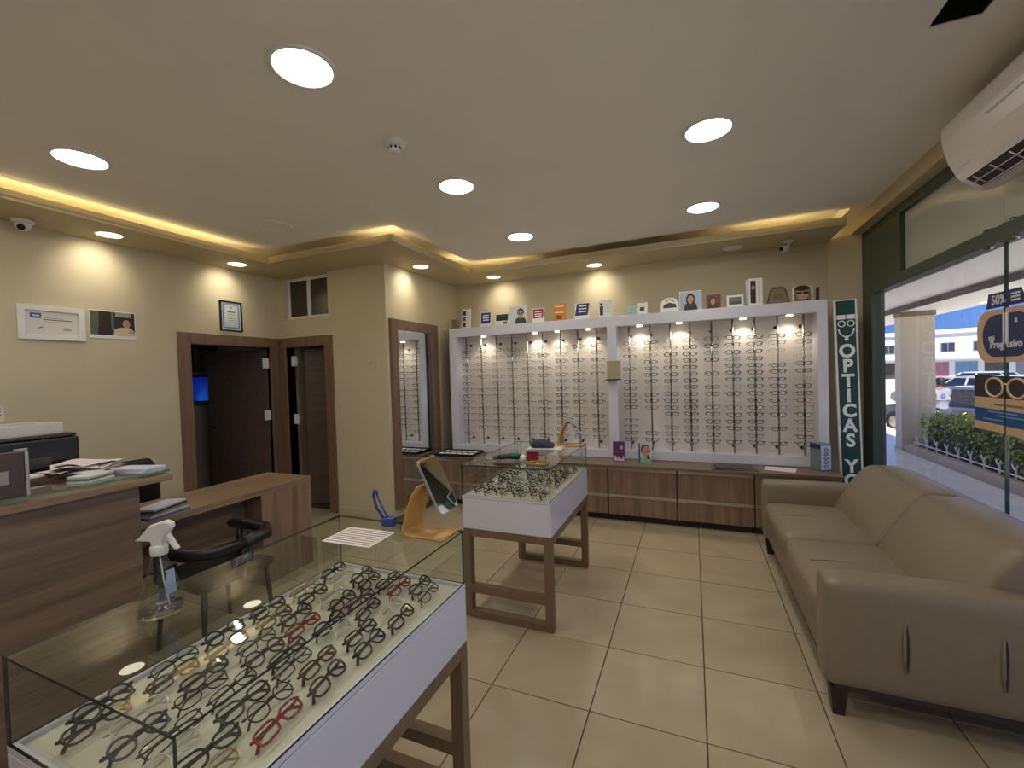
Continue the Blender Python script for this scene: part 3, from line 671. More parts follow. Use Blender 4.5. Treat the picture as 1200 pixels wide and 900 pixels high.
# ================================================================ GLASS DISPLAY CASES
PAD = mat('case_pad', (206, 198, 178), .7, noise=.03, nscale=20)
def glass_case(y0, label):
    L_, Wd = .98, .60
    t = thing('display_case', label, 'display case', (-1.10, y0+L_/2, 0), group='glass-topped display cases')
    a, b = Wd/2, L_/2
    # end frames
    for sy in (-1, 1):
        for sx in (-1, 1):
            MB().box(sx*a-(.05 if sx > 0 else 0), sx*a+(.05 if sx < 0 else 0), sy*b-(.05 if sy > 0 else 0), sy*b+(.05 if sy < 0 else 0), 0, .585).build('leg', LEGW, t, .002)
        ya, yb2 = (b-.05, b) if sy > 0 else (-b, -b+.05)
        for z0, z1 in ((0, .05), (.165, .215), (.535, .585)):
            MB().box(-a+.05, a-.05, ya, yb2, z0, z1).build('end_rail', LEGW, t, .002)
    for sx in (-1, 1):
        x0 = a-.05 if sx > 0 else -a
        MB().box(x0, x0+.05, -b+.05, b-.05, .535, .585).build('side_rail', LEGW, t, .002)
    # white box: floor plate, four boards, groove trim
    bx = MB().box(-a, a, -b, b, .585, .60)
    for (x0,x1,ya,yb2) in ((-a,-a+.016,-b,b),(a-.016,a,-b,b),(-a+.016,a-.016,-b,-b+.016),(-a+.016,a-.016,b-.016,b)):
        bx.box(x0,x1,ya,yb2,.60,.782)
    bx.build('box', WHITE, t, .0015)
    tr = MB()
    for (x0,x1,ya,yb2) in ((-a,-a+.014,-b,b),(a-.014,a,-b,b),(-a+.014,a-.014,-b,-b+.014),(-a+.014,a-.014,b-.014,b)):
        tr.box(x0,x1,ya,yb2,.785,.800)
    tr.build('rim', WHITE, t, .001)
    MB().box(-a+.016, a-.016, -b+.016, b-.016, .60, .789).build('pad', PAD, t)
    # glass: four sides + top, dark polished edges (material 1)
    def pane(x0,x1,ya,yb2,z0,z1,thin,outer):
        g = MB().box(x0,x1,ya,yb2,z0,z1)
        fm = {'x': (3, 5), 'y': (2, 4), 'z': (0, 1)}[thin]
        g.mi = [(0 if i == outer else 2) if i in fm else 1 for i in range(6)]
        return g.build('glass_pane', [GLASS, GEDGE, CLEARF], t)
    e_ = .006
    pane(-a,-a+e_,-b+e_,b-e_,.80,.994,'x',5); pane(a-e_,a,-b+e_,b-e_,.80,.994,'x',3)
    pane(-a,a,-b,-b+e_,.80,.994,'y',2); pane(-a,a,b-e_,b,.80,.994,'y',4)
    pane(-a,a,-b,b,.994,1.0,'z',1)
    return t
glass_case(.42, 'glass-topped white display case with spray bottle and paper on top')
glass_case(2.45, 'glass-topped white display case with red box and tool on top')
# eyeglasses lying in the cases
random.seed(5)
tau = math.radians(30)
B3 = Matrix(((0, -math.sin(tau), -math.cos(tau), 0), (1, 0, 0, 0), (0, -math.cos(tau), math.sin(tau), 0), (0, 0, 0, 1)))
def fill_case(y0, rows, per, tagw, endw, weights, jit):
    for r_ in range(rows):
        for k in range(per):
            x = -.873 - r_*(.450/(rows-1)); y = y0+.98-.122 - k*(.74/(per-1)) + (.02 if r_ % 2 else -.012)
            x += random.uniform(-.008, .008); y += random.uniform(-.008, .008)
            cl_ = random.choices(['black','tortoise','navy','grey','red','gold','clear','purple'], weights)[0]
            if y0 < 1 and (r_, k) in ((0, 4), (2, 0), (4, 2)): cl_ = 'red'
            kd = random.choices(kinds, (3, 3, 4, 3))[0]
            th = .0031 if cl_ in ('black', 'tortoise', 'red', 'navy', 'purple') else .0019
            M = Matrix.Translation((x, y, .789+.030)) @ Matrix.Rotation(random.uniform(-jit, jit)+.12, 4, 'Z') @ B3 @ Matrix.Scale(1.0, 4)
            lab = '%s %s eyeglasses, %s case, row %s from sofa, %s from %s end' % (cl_, kd, tagw, ['one','two','three','four','five','six','seven','eight'][r_], ORD[k], endw)
            make_glasses(kd, cl_, th, True, lab, 'eyeglasses lying in the cases', M)
fill_case(.42, 8, 6, "spray bottle's", 'table-mirror', (14, 4, 2, 3, .3, 1, 2, .5), .10)
fill_case(2.45, 8, 6, "red box's", 'drawer', (12, 4, 2, 4, .2, 1, 3, .5), .22)

# ---------------------------------------------------------------- things on the near case
Z1 = 1.0008
CLEARP = thin_glass('clear_plastic', (.90, .91, .88), ior=1.45); MISTY = mat('misty_white', (214, 212, 204), .35)
t = thing('spray_bottle', 'clear spray bottle with white trigger head on the glass case', 'bottle', (-1.262, .655, Z1), .5)
MB().lathe([(.0,.001),(.050,.001),(.053,.006),(.050,.02),(.036,.075),(.022,.115),(.0165,.135),(.0155,.15)], 24).build('bottle_body', CLEARP, t)
MB().lathe([(.0,.003),(.046,.003),(.0465,.012),(.0,.012)], 20).build('liquid', thin_glass('liquid', (.82, .80, .74)), t)
MB().lathe([(.018,.146),(.019,.15),(.019,.168),(.014,.172)], 18).build('collar', MISTY, t)
hd = MB().prism([(-.052,.186),(-.042,.192),(-.015,.222),(.02,.232),(.034,.226),(.036,.214),(.022,.196),(.012,.19),(.014,.166),(-.012,.166),(-.014,.182)], -.0115, .0115, 'Y')
hd.build('trigger_head', MISTY, t, .004)
MB().prism([(.012,.206),(.026,.196),(.042,.166),(.048,.158),(.040,.158),(.026,.178),(.010,.19)], -.008, .008, 'Y').build('trigger', MISTY, t, .002)
MB().prism([(-.014,.05),(.014,.05),(.010,.11),(-.010,.11)], -.034, -.033, 'Y').xf(Matrix.Rotation(1.2, 4, 'Z')).build('bottle_label', mat('label_blue', (150, 170, 190), .6), t)
MB().tube([(.0,0,.15),(.006,.002,.08),(.015,.006,.012)], .002, 5).build('dip_tube', MISTY, t)
# printed sheet
t = thing('printed_sheet', 'white sheet with printed lines lying on the near glass case', 'paper', (-1.135, 1.222, Z1), .03)
MB().box(-.105,.105,-.074,.074,0,.0008).build('sheet', PAPER, t)
pm = MB()
for k in range(8): pm.box(-.096,.096,-.062+k*.0165,-.062+k*.0165+.006,.0008,.0011)
pm.build('printed_lines', mat('print_rose', (150, 118, 116), .7), t)
# table mirrors of bent plywood
PLY = wood('bent_plywood', (198, 148, 76), 'Z', rough=.35, contrast=.15)
def bent_mirror(x, y, z, rz, label, s=1.0):
    t = thing('table_mirror', label, 'mirror', (x, y, z), rz, group='bent plywood table mirrors'); t.scale = (s, s, s)
    th = .008; cl_ = []
    # profile in x-z: base from +x to -x, bend, then upright leaning toward +x
    prof = [(.085, .004), (-.060, .004)] + [(-.060-.020*math.sin(a), .024-.020*math.cos(a)) for a in [PI/2*1.12*k/5 for k in range(1, 6)]] + [(-.058, .10), (-.036, .15), (-.010, .186)]
    up_ = []; dn = []
    for i, p in enumerate(prof):
        a = Vector(prof[max(0, i-1)]); b = Vector(prof[min(len(prof)-1, i+1)]); d = (b-a).normalized(); n_ = Vector((-d.y, d.x))
        up_.append((p[0]+n_.x*th/2, p[1]+n_.y*th/2)); dn.append((p[0]-n_.x*th/2, p[1]-n_.y*th/2))
    st = MB(); n = len(prof); hw = .062
    vs = [(q[0], -hw, q[1]) for q in up_]+[(q[0], -hw, q[1]) for q in dn]+[(q[0], hw, q[1]) for q in up_]+[(q[0], hw, q[1]) for q in dn]
    fs = []
    for i in range(n-1):
        fs += [(i, i+1, 2*n+i+1, 2*n+i), (n+i+1, n+i, 3*n+i, 3*n+i+1), (i+1, i, n+i, n+i+1), (2*n+i, 2*n+i+1, 3*n+i+1, 3*n+i)]
    fs += [(0, 2*n, 3*n, n), (n-1, 2*n-1, 4*n-1, 3*n-1)]
    st.add(vs, fs, 0, True).build('plywood_stand', PLY, t)
    # mirror plate, tilted back
    Mp = Matrix.Translation((.035, 0, .185)) @ Matrix.Rotation(-.46, 4, 'Y')
    MB().prism(rrect(-.062, .062, -.105, .105, .018), -.004, .004, 'X').xf(Mp).build('mirror_back', mat('mirror_rim', (176, 184, 184), .3, metal=.5), t)
    MB().prism(rrect(-.059, .059, -.102, .102, .016), .0042, .0050, 'X').xf(Mp).build('mirror_glass', MIRROR, t)
    MB().tube([(-.012,0,.180),(.032,0,.186)], .009, 10).build('pivot', STEEL, t)
    return t
bent_mirror(-.897, 1.332, Z1, 0, 'bent plywood table mirror on the near case beside the printed sheet')
bent_mirror(-.905, 3.30, Z1, 0, 'bent plywood table mirror on the far case beside the navy pouch')
# blue frame-measuring loupe
BLU = mat('blue_plastic', (38, 60, 140), .35)
t = thing('pupil_ruler', 'blue plastic looped measuring tool standing on the near case', 'tool', (-1.10, 1.352, Z1), .3)
MB().cushion(-.03,.03,-.014,.014,.0,.034,.008,(0,0,.003),5).build('grip', BLU, t)
MB().tube([(-.02,0,.025),(-.05,.0,.07),(-.062,0,.12),(-.055,0,.14),(-.048,0,.135),(-.044,0,.11),(-.016,0,.05),(0,0,.025)], [.005,.005,.005,.007,.006,.003,.003,.004], 7).build('loop_arm', BLU, t)
t = thing('small_jar', 'small clear jar with a black lid on the near case', 'jar', (-1.035, 1.345, Z1))
MB().lathe([(0,0),(.024,0),(.026,.004),(.026,.022),(.02,.028)], 18).build('jar_body', CLEARP, t)
MB().lathe([(.027,.028),(.034,.031),(.034,.036),(.02,.042),(0,.043)], 18).build('lid', BLACK, t)

# ---------------------------------------------------------------- things on the far case
t = thing('screwdriver_tool', 'teal and black pistol-shaped tool lying on the far case', 'tool', (-1.13, 2.63, Z1), .25)
MB().tube([(-.105,0,.022),(-.06,0,.026),(0,0,.032),(.05,0,.03),(.075,0,.024)], [.012,.017,.019,.022,.018], 10).build('handle', BLACK, t)
MB().tube([(-.112,0,.02),(-.085,0,.024)], [.011,.0155], 10).build('tip_sleeve', mat('teal_plastic', (22, 108, 98), .4), t)
MB().tube([(.01,0,.036),(.055,0,.036)], [.019,.023], 10).build('teal_sleeve', mat('teal_plastic', (22, 108, 98), .4), t)
MB().tube([(.085,-.018,.02),(.085,.018,.02)], .02, 14).build('white_wheel', WHITEM, t)
t = thing('red_box', 'small red box on the far glass case', 'box', (-.985, 2.68, Z1), .05)
MB().box(-.037,.037,-.025,.025,0,.05).build('box_body', mat('red_box', (132, 20, 26), .45), t, .003); MB().box(-.038,.038,-.026,.026,.05,.062).build('lid', mat('red_box_lid', (112, 16, 22), .45), t, .002)
t = thing('amber_dish', 'flat amber dish on the corner of the far case', 'dish', (-.905, 2.545, Z1))
MB().lathe([(0,.002),(.075,.002),(.085,.012),(.087,.018),(.083,.018),(.073,.006),(0,.006)], 28, sy=.75).build('dish_body', mat('amber', (132, 96, 36), .15, coat=.5), t)
t = thing('cap_stand', 'small clear upright stand behind the teal tool', 'stand', (-1.12, 2.80, Z1))
MB().lathe([(.03,0),(.03,.004),(.006,.008),(.006,.10),(.02,.104),(.02,.108),(0,.108)], 14).build('stand_body', CLEARP, t)
t = thing('navy_pouch', 'dark navy soft pouch lying on papers on the far case', 'pouch', (-1.08, 3.17, Z1+.003), .2)
MB().cushion(-.09,.09,-.06,.06,0,.05,.022,(0,0,.012),8,fn=lambda p: (p.x, p.y, max(0, p.z)*(1-.55*max(0, p.x/.09)))).build('pouch_body', mat('navy_cloth', (40, 44, 66), .7), t)
o = MB().box(-.17,.10,-.07,.07,0,.0018).build('paper_sheet', PAPER, None, loc=(-1.02, 3.16, Z1), rot=(0,0,.1)); tag(o, 'white paper sheet under the navy pouch on the far case', 'paper')

# ================================================================ SOFA
t = thing('sofa', 'taupe leather two-seat sofa with dark feet beside the shop window', 'sofa', (.96, 3.24, 0))
X0, X1, Y0_, Y1_ = -.43, .56, -.97, .97
DK = mat('sofa_base', (52, 42, 36), .5)
MB().box(X0+.03, X1-.02, Y0_+.01, Y1_-.01, .135, .16).build('base_rail', DK, t)
MB().cushion(X0+.02, X1, Y0_+.02, Y1_-.02, .155, .33, .025, (0,0,0), 6).build('seat_base', LEATHER, t)
for sy in (-1, 1):
    yo, yi = sy*.97, sy*.80
    MB().cushion(X0-.005, X1-.02, min(yo,yi), max(yo,yi), .148, .625, .035, (.004,.006,.006), 12).build('armrest', LEATHER, t)
for k, (a, b) in enumerate(((-.80, .0), (.0, .80))):
    s_ = MB().cushion(X0+.0, .22, a+.004, b-.004, .32, .475, .05, (.012, .0, .022), 12).build('seat_cushion', LEATHER, t)
    MB().tube([(X0+.06+j*.05, (a+b)/2+.01*math.sin(j), .4915+.004*math.sin(PI*j/9)-.004*(j/9-.5)**2*4) for j in range(10)], .0022, 5).build('seam', LEATHER, s_)
    def lean(p):
        f = (p.z-.44)/.40
        return (p.x + .24*f, p.y, p.z - .06*max(0, f-.6))
    MB().cushion(.02, .24, a-.06 if k == 0 else a+.004, b-.004 if k == 0 else b+.06, .43, .83, .055, (.03, .0, .015), 12, fn=lean).build('back_cushion', LEATHER, t)
def lean2(p):
    f = (p.z-.30)/.45; return (p.x + .16*f, p.y, p.z)
MB().cushion(.30, .40, Y0_+.03, Y1_-.03, .2, .77, .03, (0,0,0), 6, fn=lean2).build('back_frame', LEATHER, t)
for x in (X0+.05, X1-.08):
    for y in (Y0_+.06, Y1_-.06):
        MB().add([(x-.022,y-.022,0),(x+.022,y-.022,0),(x+.022,y+.022,0),(x-.022,y+.022,0),(x-.035,y-.035,.14),(x+.035,y-.035,.14),(x+.035,y+.035,.14),(x-.035,y+.035,.14)], [(0,3,2,1),(4,5,6,7),(0,1,5,4),(1,2,6,5),(2,3,7,6),(3,0,4,7)]).build('foot', LEG, t)
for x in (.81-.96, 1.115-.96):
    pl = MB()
    pl.prism([(x-.0005, .27), (x+.006, .33), (x+.006, .42), (x-.0005, .475), (x-.006, .42), (x-.006, .33)], Y0_-.0075, Y0_-.001, 'Y').build('pleat', mat('pleat_shade', (58, 48, 40), .6), t)  # dark sliver paints the shade inside the leather tuck
    MB().tube([(x-.009, Y0_-.003, .26), (x-.011, Y0_-.008, .33), (x-.011, Y0_-.008, .42), (x-.006, Y0_-.003, .49)], [.002,.007,.007,.002], 6).build('fold', LEATHER, t)

# ================================================================ AIR CONDITIONER
t = thing('air_conditioner', 'white wall air conditioner unit mounted high above the shop window', 'air conditioner', (1.55, 2.70, 2.48))
prof = [(0.005,.395),(-.20,.405),(-.235,.395),(-.262,.36),(-.258,.28),(-.235,.18),(-.20,.10),(-.175,.065),(-.115,.018),(-.085,.0),(-.005,.02)]
ACW = mat('ac_white', (216, 208, 206), .3, coat=.3)
MB().prism([(x, z) for x, z in prof], -.45, .45, 'Y', smooth=False).build('housing', ACW, t, .008)
# outlet slot
n_ = Vector((-.060, 0, -.047)).normalized()
def acq(u, off):     # along the slanted lower face between (-.175,.065) and (-.115,.018)
    return Vector((-.178+u*.075, 0, .068-u*.058)) + n_*off
sl = MB()
a, b = acq(.02, .0015), acq(.95, .0015)
sl.add([(a.x,-.40,a.z),(b.x,-.40,b.z),(b.x,.40,b.z),(a.x,.40,a.z)], [(0,1,2,3)]).build('outlet_slot', BLACK, t)
for u in (.45, .88):
    a = acq(u, .006); MB().tube([(a.x,-.39,a.z),(a.x,.39,a.z)], .006, 6, flat=.5).build('louvre', ACW, t)
for k in range(6):
    a, b = acq(.12,.004), acq(.8,.004); y = -.35+.14*k
    MB().tube([(a.x,y,a.z),(b.x,y,b.z)], .004, 5).build('vane', ACW, t)
CH = mat('ac_trim_glint', (252, 252, 250), .25)  # near-white colour paints a lamp's reflection on the trim strip
MB().tube([(-.2545,-.44,.255),(-.2545,.06,.255)], .009, 6).build('trim_strip', CH, t)
MB().tube([(-.215,.28,.125),(-.215,.37,.125)], .003, 5).build('logo_strip', CH, t)
MB().box(-.002, .02, -.40, .40, .06, .34).build('mount_plate', DARKG, t)

# ================================================================ WALL PICTURES
def wall_pic(name, label, yc, zc_, w, h, frm, fw_, fmat, base, prints, dep=.02):
    t = thing(name, label, 'picture', (XL+.0005, yc, zc_)); U = upright('+x')
    if fw_:
        f = MB()
        for (a0,a1,b0,b1) in ((-w/2,-w/2+fw_,-h/2,h/2),(w/2-fw_,w/2,-h/2,h/2),(-w/2+fw_,w/2-fw_,-h/2,-h/2+fw_),(-w/2+fw_,w/2-fw_,h/2-fw_,h/2)): f.box(a0,a1,b0,b1,0,dep)
        f.xf(U).build('frame', fmat, t, .002)
    MB().box(-w/2+fw_*.9, w/2-fw_*.9, -h/2+fw_*.9, h/2-fw_*.9, 0.001, dep*.45).xf(U).build('sheet', base, t)
    pm = MB(); ms = []; wi, hi = w-2*fw_, h-2*fw_
    for i, (pl, c) in enumerate(prints):
        mm = c if not isinstance(c, tuple) else mat('print_%d_%d_%d' % c, c, .6)
        if mm not in ms: ms.append(mm)
        pm.add([(px*wi-wi/2, py*hi-hi/2, dep*.45+.0005+.0002*i) for px, py in pl], [tuple(range(len(pl)))], ms.index(mm))
    pm.xf(U).build('print', ms, t); return t
wall_pic('certificate_frame', 'white framed certificate with a small blue logo on the wall', 1.80, 2.10, .40, .27, 1, .042, WHITEM, PAPER,
         [(R(.10,.68,.30,.9),(44,84,156)),(R(.13,.75,.27,.83),(180,200,226)),(R(.34,.62,.88,.655),(70,72,80)),(R(.36,.70,.70,.72),(120,120,124)),(R(.34,.54,.8,.56),(150,150,150)),(R(.2,.22,.36,.235),(110,110,116)),([(.22,.25),(.3,.34),(.33,.3),(.27,.27)],(90,90,110)),(R(.7,.22,.86,.26),(120,120,120)),(R(.72,.3,.84,.32),(140,140,140))], .028)
wall_pic('photo_print', 'unframed photo print of two people with white border on the wall', 2.20, 2.125, .335, .245, 0, 0, None, WHITEM,
         [(R(.02,.12,.98,.97),(46,42,38)),(R(.02,.12,.2,.97),(88,96,84)),(ell(.3,.6,.11,.24),(52,38,34)),(R(.18,.12,.46,.4),(46,34,48)),(R(.46,.3,.52,.97),(96,104,98)),(R(.55,.8,.9,.97),(150,150,140)),(ell(.78,.62,.1,.18),(34,26,24)),(ell(.79,.56,.085,.16),SKIN),([(.5,.12),(.98,.12),(.96,.3),(.86,.42),(.66,.42),(.52,.34)],(206,190,168)),(ell(.9,.26,.07,.05,10),SKIN)], .014)
wall_pic('diploma_frame', 'black framed diploma with blue ornate border above the office door', 3.275, 2.32, .25, .335, 1, .016, BLACK, mat('diploma_paper', (206, 214, 220), .6),
         [(R(.06,.05,.94,.95),(104,138,176)),(R(.13,.1,.87,.9),(190,204,214)),(ell(.5,.5,.34,.36,18),(212,216,214)),(ell(.5,.82,.08,.05),(186,170,110)),(R(.3,.64,.72,.68),(84,96,110))]+lines(.32,.7,(.56,.48,.41,.34,.27),.018,(140,146,150)), .02)

# office beyond door: shelf with screen
t = thing('wall_screen', 'glowing blue screen on the shelf in the office beyond the door', 'screen', (-6.06, 3.64, 1.335))
MB().box(-.03,0,-.28,.22,0,.34).build('screen_body', BLACK, t)
SCR = bpy.data.materials.new('screen_glow'); SCR.use_nodes = True; tt = SCR.node_tree; bb = tt.nodes['Principled BSDF']; bb.inputs['Base Color'].default_value = (0,0,0,1)
tcs = tt.nodes.new('ShaderNodeTexCoord'); gr = tt.nodes.new('ShaderNodeTexWave'); gr.inputs['Scale'].default_value = 1.6; gr.inputs['Distortion'].default_value = 5
rr_ = tt.nodes.new('ShaderNodeValToRGB'); rr_.color_ramp.elements[0].color = (*lin((6, 20, 90)), 1); rr_.color_ramp.elements[1].color = (*lin((40, 120, 235)), 1)
tt.links.new(tcs.outputs['Object'], gr.inputs['Vector']); tt.links.new(gr.outputs['Fac'], rr_.inputs[0]); tt.links.new(rr_.outputs[0], bb.inputs['Emission Color']); bb.inputs['Emission Strength'].default_value = 1.2
MB().box(0,.002,-.27,.21,.012,.33).build('screen_panel', SCR, t)
t = thing('office_shelf', 'tall shelf unit with binders and screen in the office', 'shelf', (-6.2, 3.55, 0))
MB().box(-.18,-.16,-.5,.36,0,2.1).build('back', WOODZ, t)
for z in (1.305, 1.70, 2.08): MB().box(-.16,.2,-.5,.36,z,z+.025).build('board', ALU if z < 2 else WOODY, t)
MB().box(-.16,.2,-.52,-.5,0,2.1).build('side', WOODZ, t); MB().box(-.16,.2,.36,.38,0,2.1).build('side', WOODZ, t)
MB().box(-.15,.18,-.49,.35,.05,1.29).build('cupboard_door', WALL, t)
for k in range(7): MB().box(-.1,.16,-.46+.11*k,-.38+.11*k,1.726,2.03).build('binder', mat('binder%d' % (k % 3), ((150,140,120),(80,84,90),(120,90,70))[k % 3], .6), t)

# ================================================================ RECEPTION
t = thing('reception_counter', 'high dark wood reception counter with a glass slab on top', 'counter', (-3.09, .12, 0))
MB().box(.43, .47, -1.30, 1.165, 0, 1.065).build('front_panel', WOODY, t, .002)
MB().box(-.47, .43, 1.125, 1.165, 0, 1.065).build('end_panel', WOODX, t, .002)
MB().box(-.49, .495, -1.32, 1.31, 1.065, 1.10).build('top', wood('walnut_top', (140, 116, 92), 'Y'), t, .003)
g = MB().box(-.49, .485, -1.32, 1.30, 1.112, 1.122); g.mi = [2, 0, 1, 1, 1, 1]; g.build('glass_slab', [GLASS, mat('slab_edge', (96, 130, 112), .1, spec=.8), CLEARF], t)
for x in (-.4, .42):
    for y in (-1.1, -.3, .5, 1.2): MB().lathe([(.014,1.10),(.014,1.112)], 12, (x, y, 0)).build('standoff', STEEL, t)
t = thing('desk', 'low brown wood desk with pedestal end beside the high counter', 'desk', (-3.335, 2.03, 0))
MB().box(-.265, .265, -.60, .73, .705, .75).build('desk_top', wood('walnut_desk', (142, 118, 94), 'Y'), t, .003)
MB().box(-.245, .262, .26, .725, 0, .705).build('pedestal', WOODZ, t, .002)
MB().box(.05, .075, -.60, .26, .36, .705).build('modesty_panel', WOODY, t, .002)
MB().box(-.245, .245, -.60, -.565, 0, .705).build('desk_side', WOODX, t, .002)
# things on the counter
ZR = 1.1225
t = thing('printer', 'black printer with white paper tray on the reception counter', 'printer', (-3.37, 1.06, ZR))
MB().box(-.17,.17,-.24,.24,0,.185).build('printer_body', BLACK, t, .012); MB().box(.165,.178,-.20,.12,.03,.09).build('output_slot', DARKG, t, .003)
MB().box(-.15,.172,-.23,.23,.187,.205).build('printer_lid', BLACK, t, .008)
MB().tube([(.172,-.02,.145),(.172,.03,.145)], .005, 6).build('logo_bar', mat('logo_grey', (190,190,190), .4), t)
t = thing('paper_tray', 'white open paper tray lying on top of the printer', 'tray', (-3.36, 1.02, ZR+.2055), .05)
MB().box(-.14,.14,-.26,.22,0,.006).box(-.14,-.134,-.26,.22,.006,.06).box(.134,.14,-.26,.22,.006,.06).box(-.134,.134,.214,.22,.006,.06).box(-.134,.134,-.02,-.014,.006,.06).build('tray_body', mat('tray_white', (208, 204, 196), .5), t, .002)
t = thing('paper_pile', 'crumpled white papers in the tray on the printer', 'papers', (-3.36, .885, ZR+.2125), .1)
MB().cushion(-.10,.10,-.095,.095,0,.07,.015,(0,0,.012),7,fn=lambda p: (p.x, p.y, max(0, p.z+.012*math.sin(40*p.x)*math.cos(33*p.y)*(p.z/.07)))).build('papers', PAPER, t)
t = thing('name_plate', 'small sign with dark green lettering above the printer papers', 'sign', (-3.525, .96, ZR+.2055))
MB().box(-.004,.004,-.16,.16,0,.155).build('plate_stand', thin_glass('clear_acrylic', (.95,.96,.95)), t)
text_mesh('CTIBLE', .055, .03).xf(Matrix.Translation((.006, .06, .125)) @ upright('+x')).build('lettering', mat('green_letters', (36, 58, 34), .6), t)
t = thing('card_terminal', 'dark framed panel with silver edge at the counter front', 'panel', (-2.66, .74, ZR))
MB().box(-.02,.02,-.17,.15,0,.19).build('panel_body', mat('panel_grey', (70, 64, 58), .5), t, .003)
MB().box(-.022,.024,.15,.162,0,.192).build('silver_edge', ALU, t, .002)
MB().box(.021,.023,.03,.10,.06,.115).build('panel_label', mat('panel_label', (150,146,138), .6), t)
t = thing('paper_heap', 'heap of loose white papers on the counter before the printer', 'papers', (-3.02, 1.235, ZR), .3)
for k in range(7):
    def wave(p, k=k): return (p[0], p[1], p[2])
    q = MB(); n = 7; a_, b_ = .12, .085
    vs = [(-a_+2*a_*i/n, -b_+2*b_*j/n, .006*k+.012*(1+math.sin(5*i/n+k)*math.cos(4*j/n+1.3*k))) for i in range(n+1) for j in range(n+1)]
    fs = [(i*(n+1)+j, (i+1)*(n+1)+j, (i+1)*(n+1)+j+1, i*(n+1)+j+1) for i in range(n) for j in range(n)]
    q.add(vs, fs, 0, True).build('sheet', PAPER if k % 3 else mat('paper_pink', (226, 206, 206), .8), t, rot=(0, 0, .5*k), loc=(.03*math.sin(2*k), .04*math.cos(3*k), 0))
t = thing('notebook_stack', 'stack of green-edged white notebooks near the counter corner', 'notebooks', (-2.72, 1.14, ZR), .35)
for k in range(3): MB().box(-.05,.05,-.07,.07,.011*k,.011*k+.010).build('notebook', mat('notebook%d' % (k % 2), ((206,204,198),(96,140,116))[k % 2], .6), t, .001, rot=(0,0,.06*k))
t = thing('envelope_stack', 'pale blue-white envelopes at the end of the counter', 'envelopes', (-2.74, 1.345, ZR), .1)
for k in range(3): MB().box(-.11,.11,-.055,.055,.007*k,.007*k+.006).build('envelope', mat('envelope', (196, 200, 214), .6), t, rot=(0,0,.1*k))
t = thing('brown_folder', 'brown folder lying beside the printer on the counter', 'folder', (-3.04, .93, ZR), .15)
MB().box(-.1,.1,-.13,.13,0,.02).build('cover', mat('folder_brown', (92, 70, 52), .6), t, .002); MB().box(-.09,.09,-.12,.125,.021,.03).build('pages', PAPER, t)
# magazines on the low desk
t = thing('magazine_pile', 'pile of blue-spined magazines on the corner of the low desk', 'magazines', (-3.16, 1.66, .7505), .2)
for k, c in enumerate(((70,100,170),(196,186,170),(150,130,110),(60,56,58),(190,192,206))): MB().box(-.085+.006*k, .085-.004*k, -.125, .125, .013*k, .013*k+.012).build('magazine', mat('deskmag%d' % k, c, .5), t, .001, rot=(0,0,.07*k-.1))
# chairs
t = thing('office_chair', 'black office chair with rounded back behind the low desk', 'chair', (-3.98, 2.02, 0), -PI/2)
MB().cushion(-.23,.23,-.23,.23,.44,.52,.03,(0,0,.01),6).build('seat', BLACK, t)
MB().cushion(-.2,.2,-.27,-.22,.56,.97,.02,(0,.01,0),8,fn=lambda p: (p.x*(1-.35*max(0,(p.z-.8)/.17)**2), p.y, p.z)).build('backrest', BLACK, t)
MB().tube([(0,-.1,.43),(0,-.29,.46),(0,-.285,.62)], .014, 8).build('back_bar', BLACK, t)
MB().tube([(0,0,.08),(0,0,.44)], .025, 10).build('gas_column', DARKG, t)
for k in range(5):
    a = 2*PI*k/5; MB().tube([(0,0,.1),(.27*math.cos(a),.27*math.sin(a),.062)], .016, 6).build('base_arm', BLACK, t)
    MB().lathe([(0,-.025),(.018,-.025),(.018,.025),(0,.025)], 12).xf(Matrix.Translation((.27*math.cos(a),.27*math.sin(a),.0255)) @ Matrix.Rotation(a, 4, 'Z') @ Matrix.Rotation(PI/2, 4, 'X') @ Matrix.Scale(1.35, 4, (1,0,0)) @ Matrix.Scale(1.35, 4, (0,1,0))).build('castor', BLACK, t)
t = thing('armchair', 'black low armchair with curved arms between counter and desk', 'chair', (-2.74, 1.72, 0), PI/2)
MB().cushion(-.23,.23,-.23,.23,.40,.46,.025,(0,0,.012),6).build('seat', BLACK, t)
for sx in (-1, 1):
    MB().tube([(sx*.245,.20,.615),(sx*.25,.0,.625),(sx*.24,-.14,.625),(sx*.16,-.245,.625),(0,-.27,.625)], [.03,.036,.036,.034,.034], 8, flat=1.2).build('armrest', BLACK, t)
    MB().tube([(sx*.235,.13,.43),(sx*.25,.12,.60)], .02, 8).build('arm_post', BLACK, t)
    for sy in (-1, 1): MB().tube([(sx*.19,sy*.19,.41),(sx*.215,sy*.215,0)], [.016,.012], 8).build('leg', BLACK, t)
MB().tube([(0,-.22,.42),(0,-.27,.61)], .03, 8).build('back_post', BLACK, t)

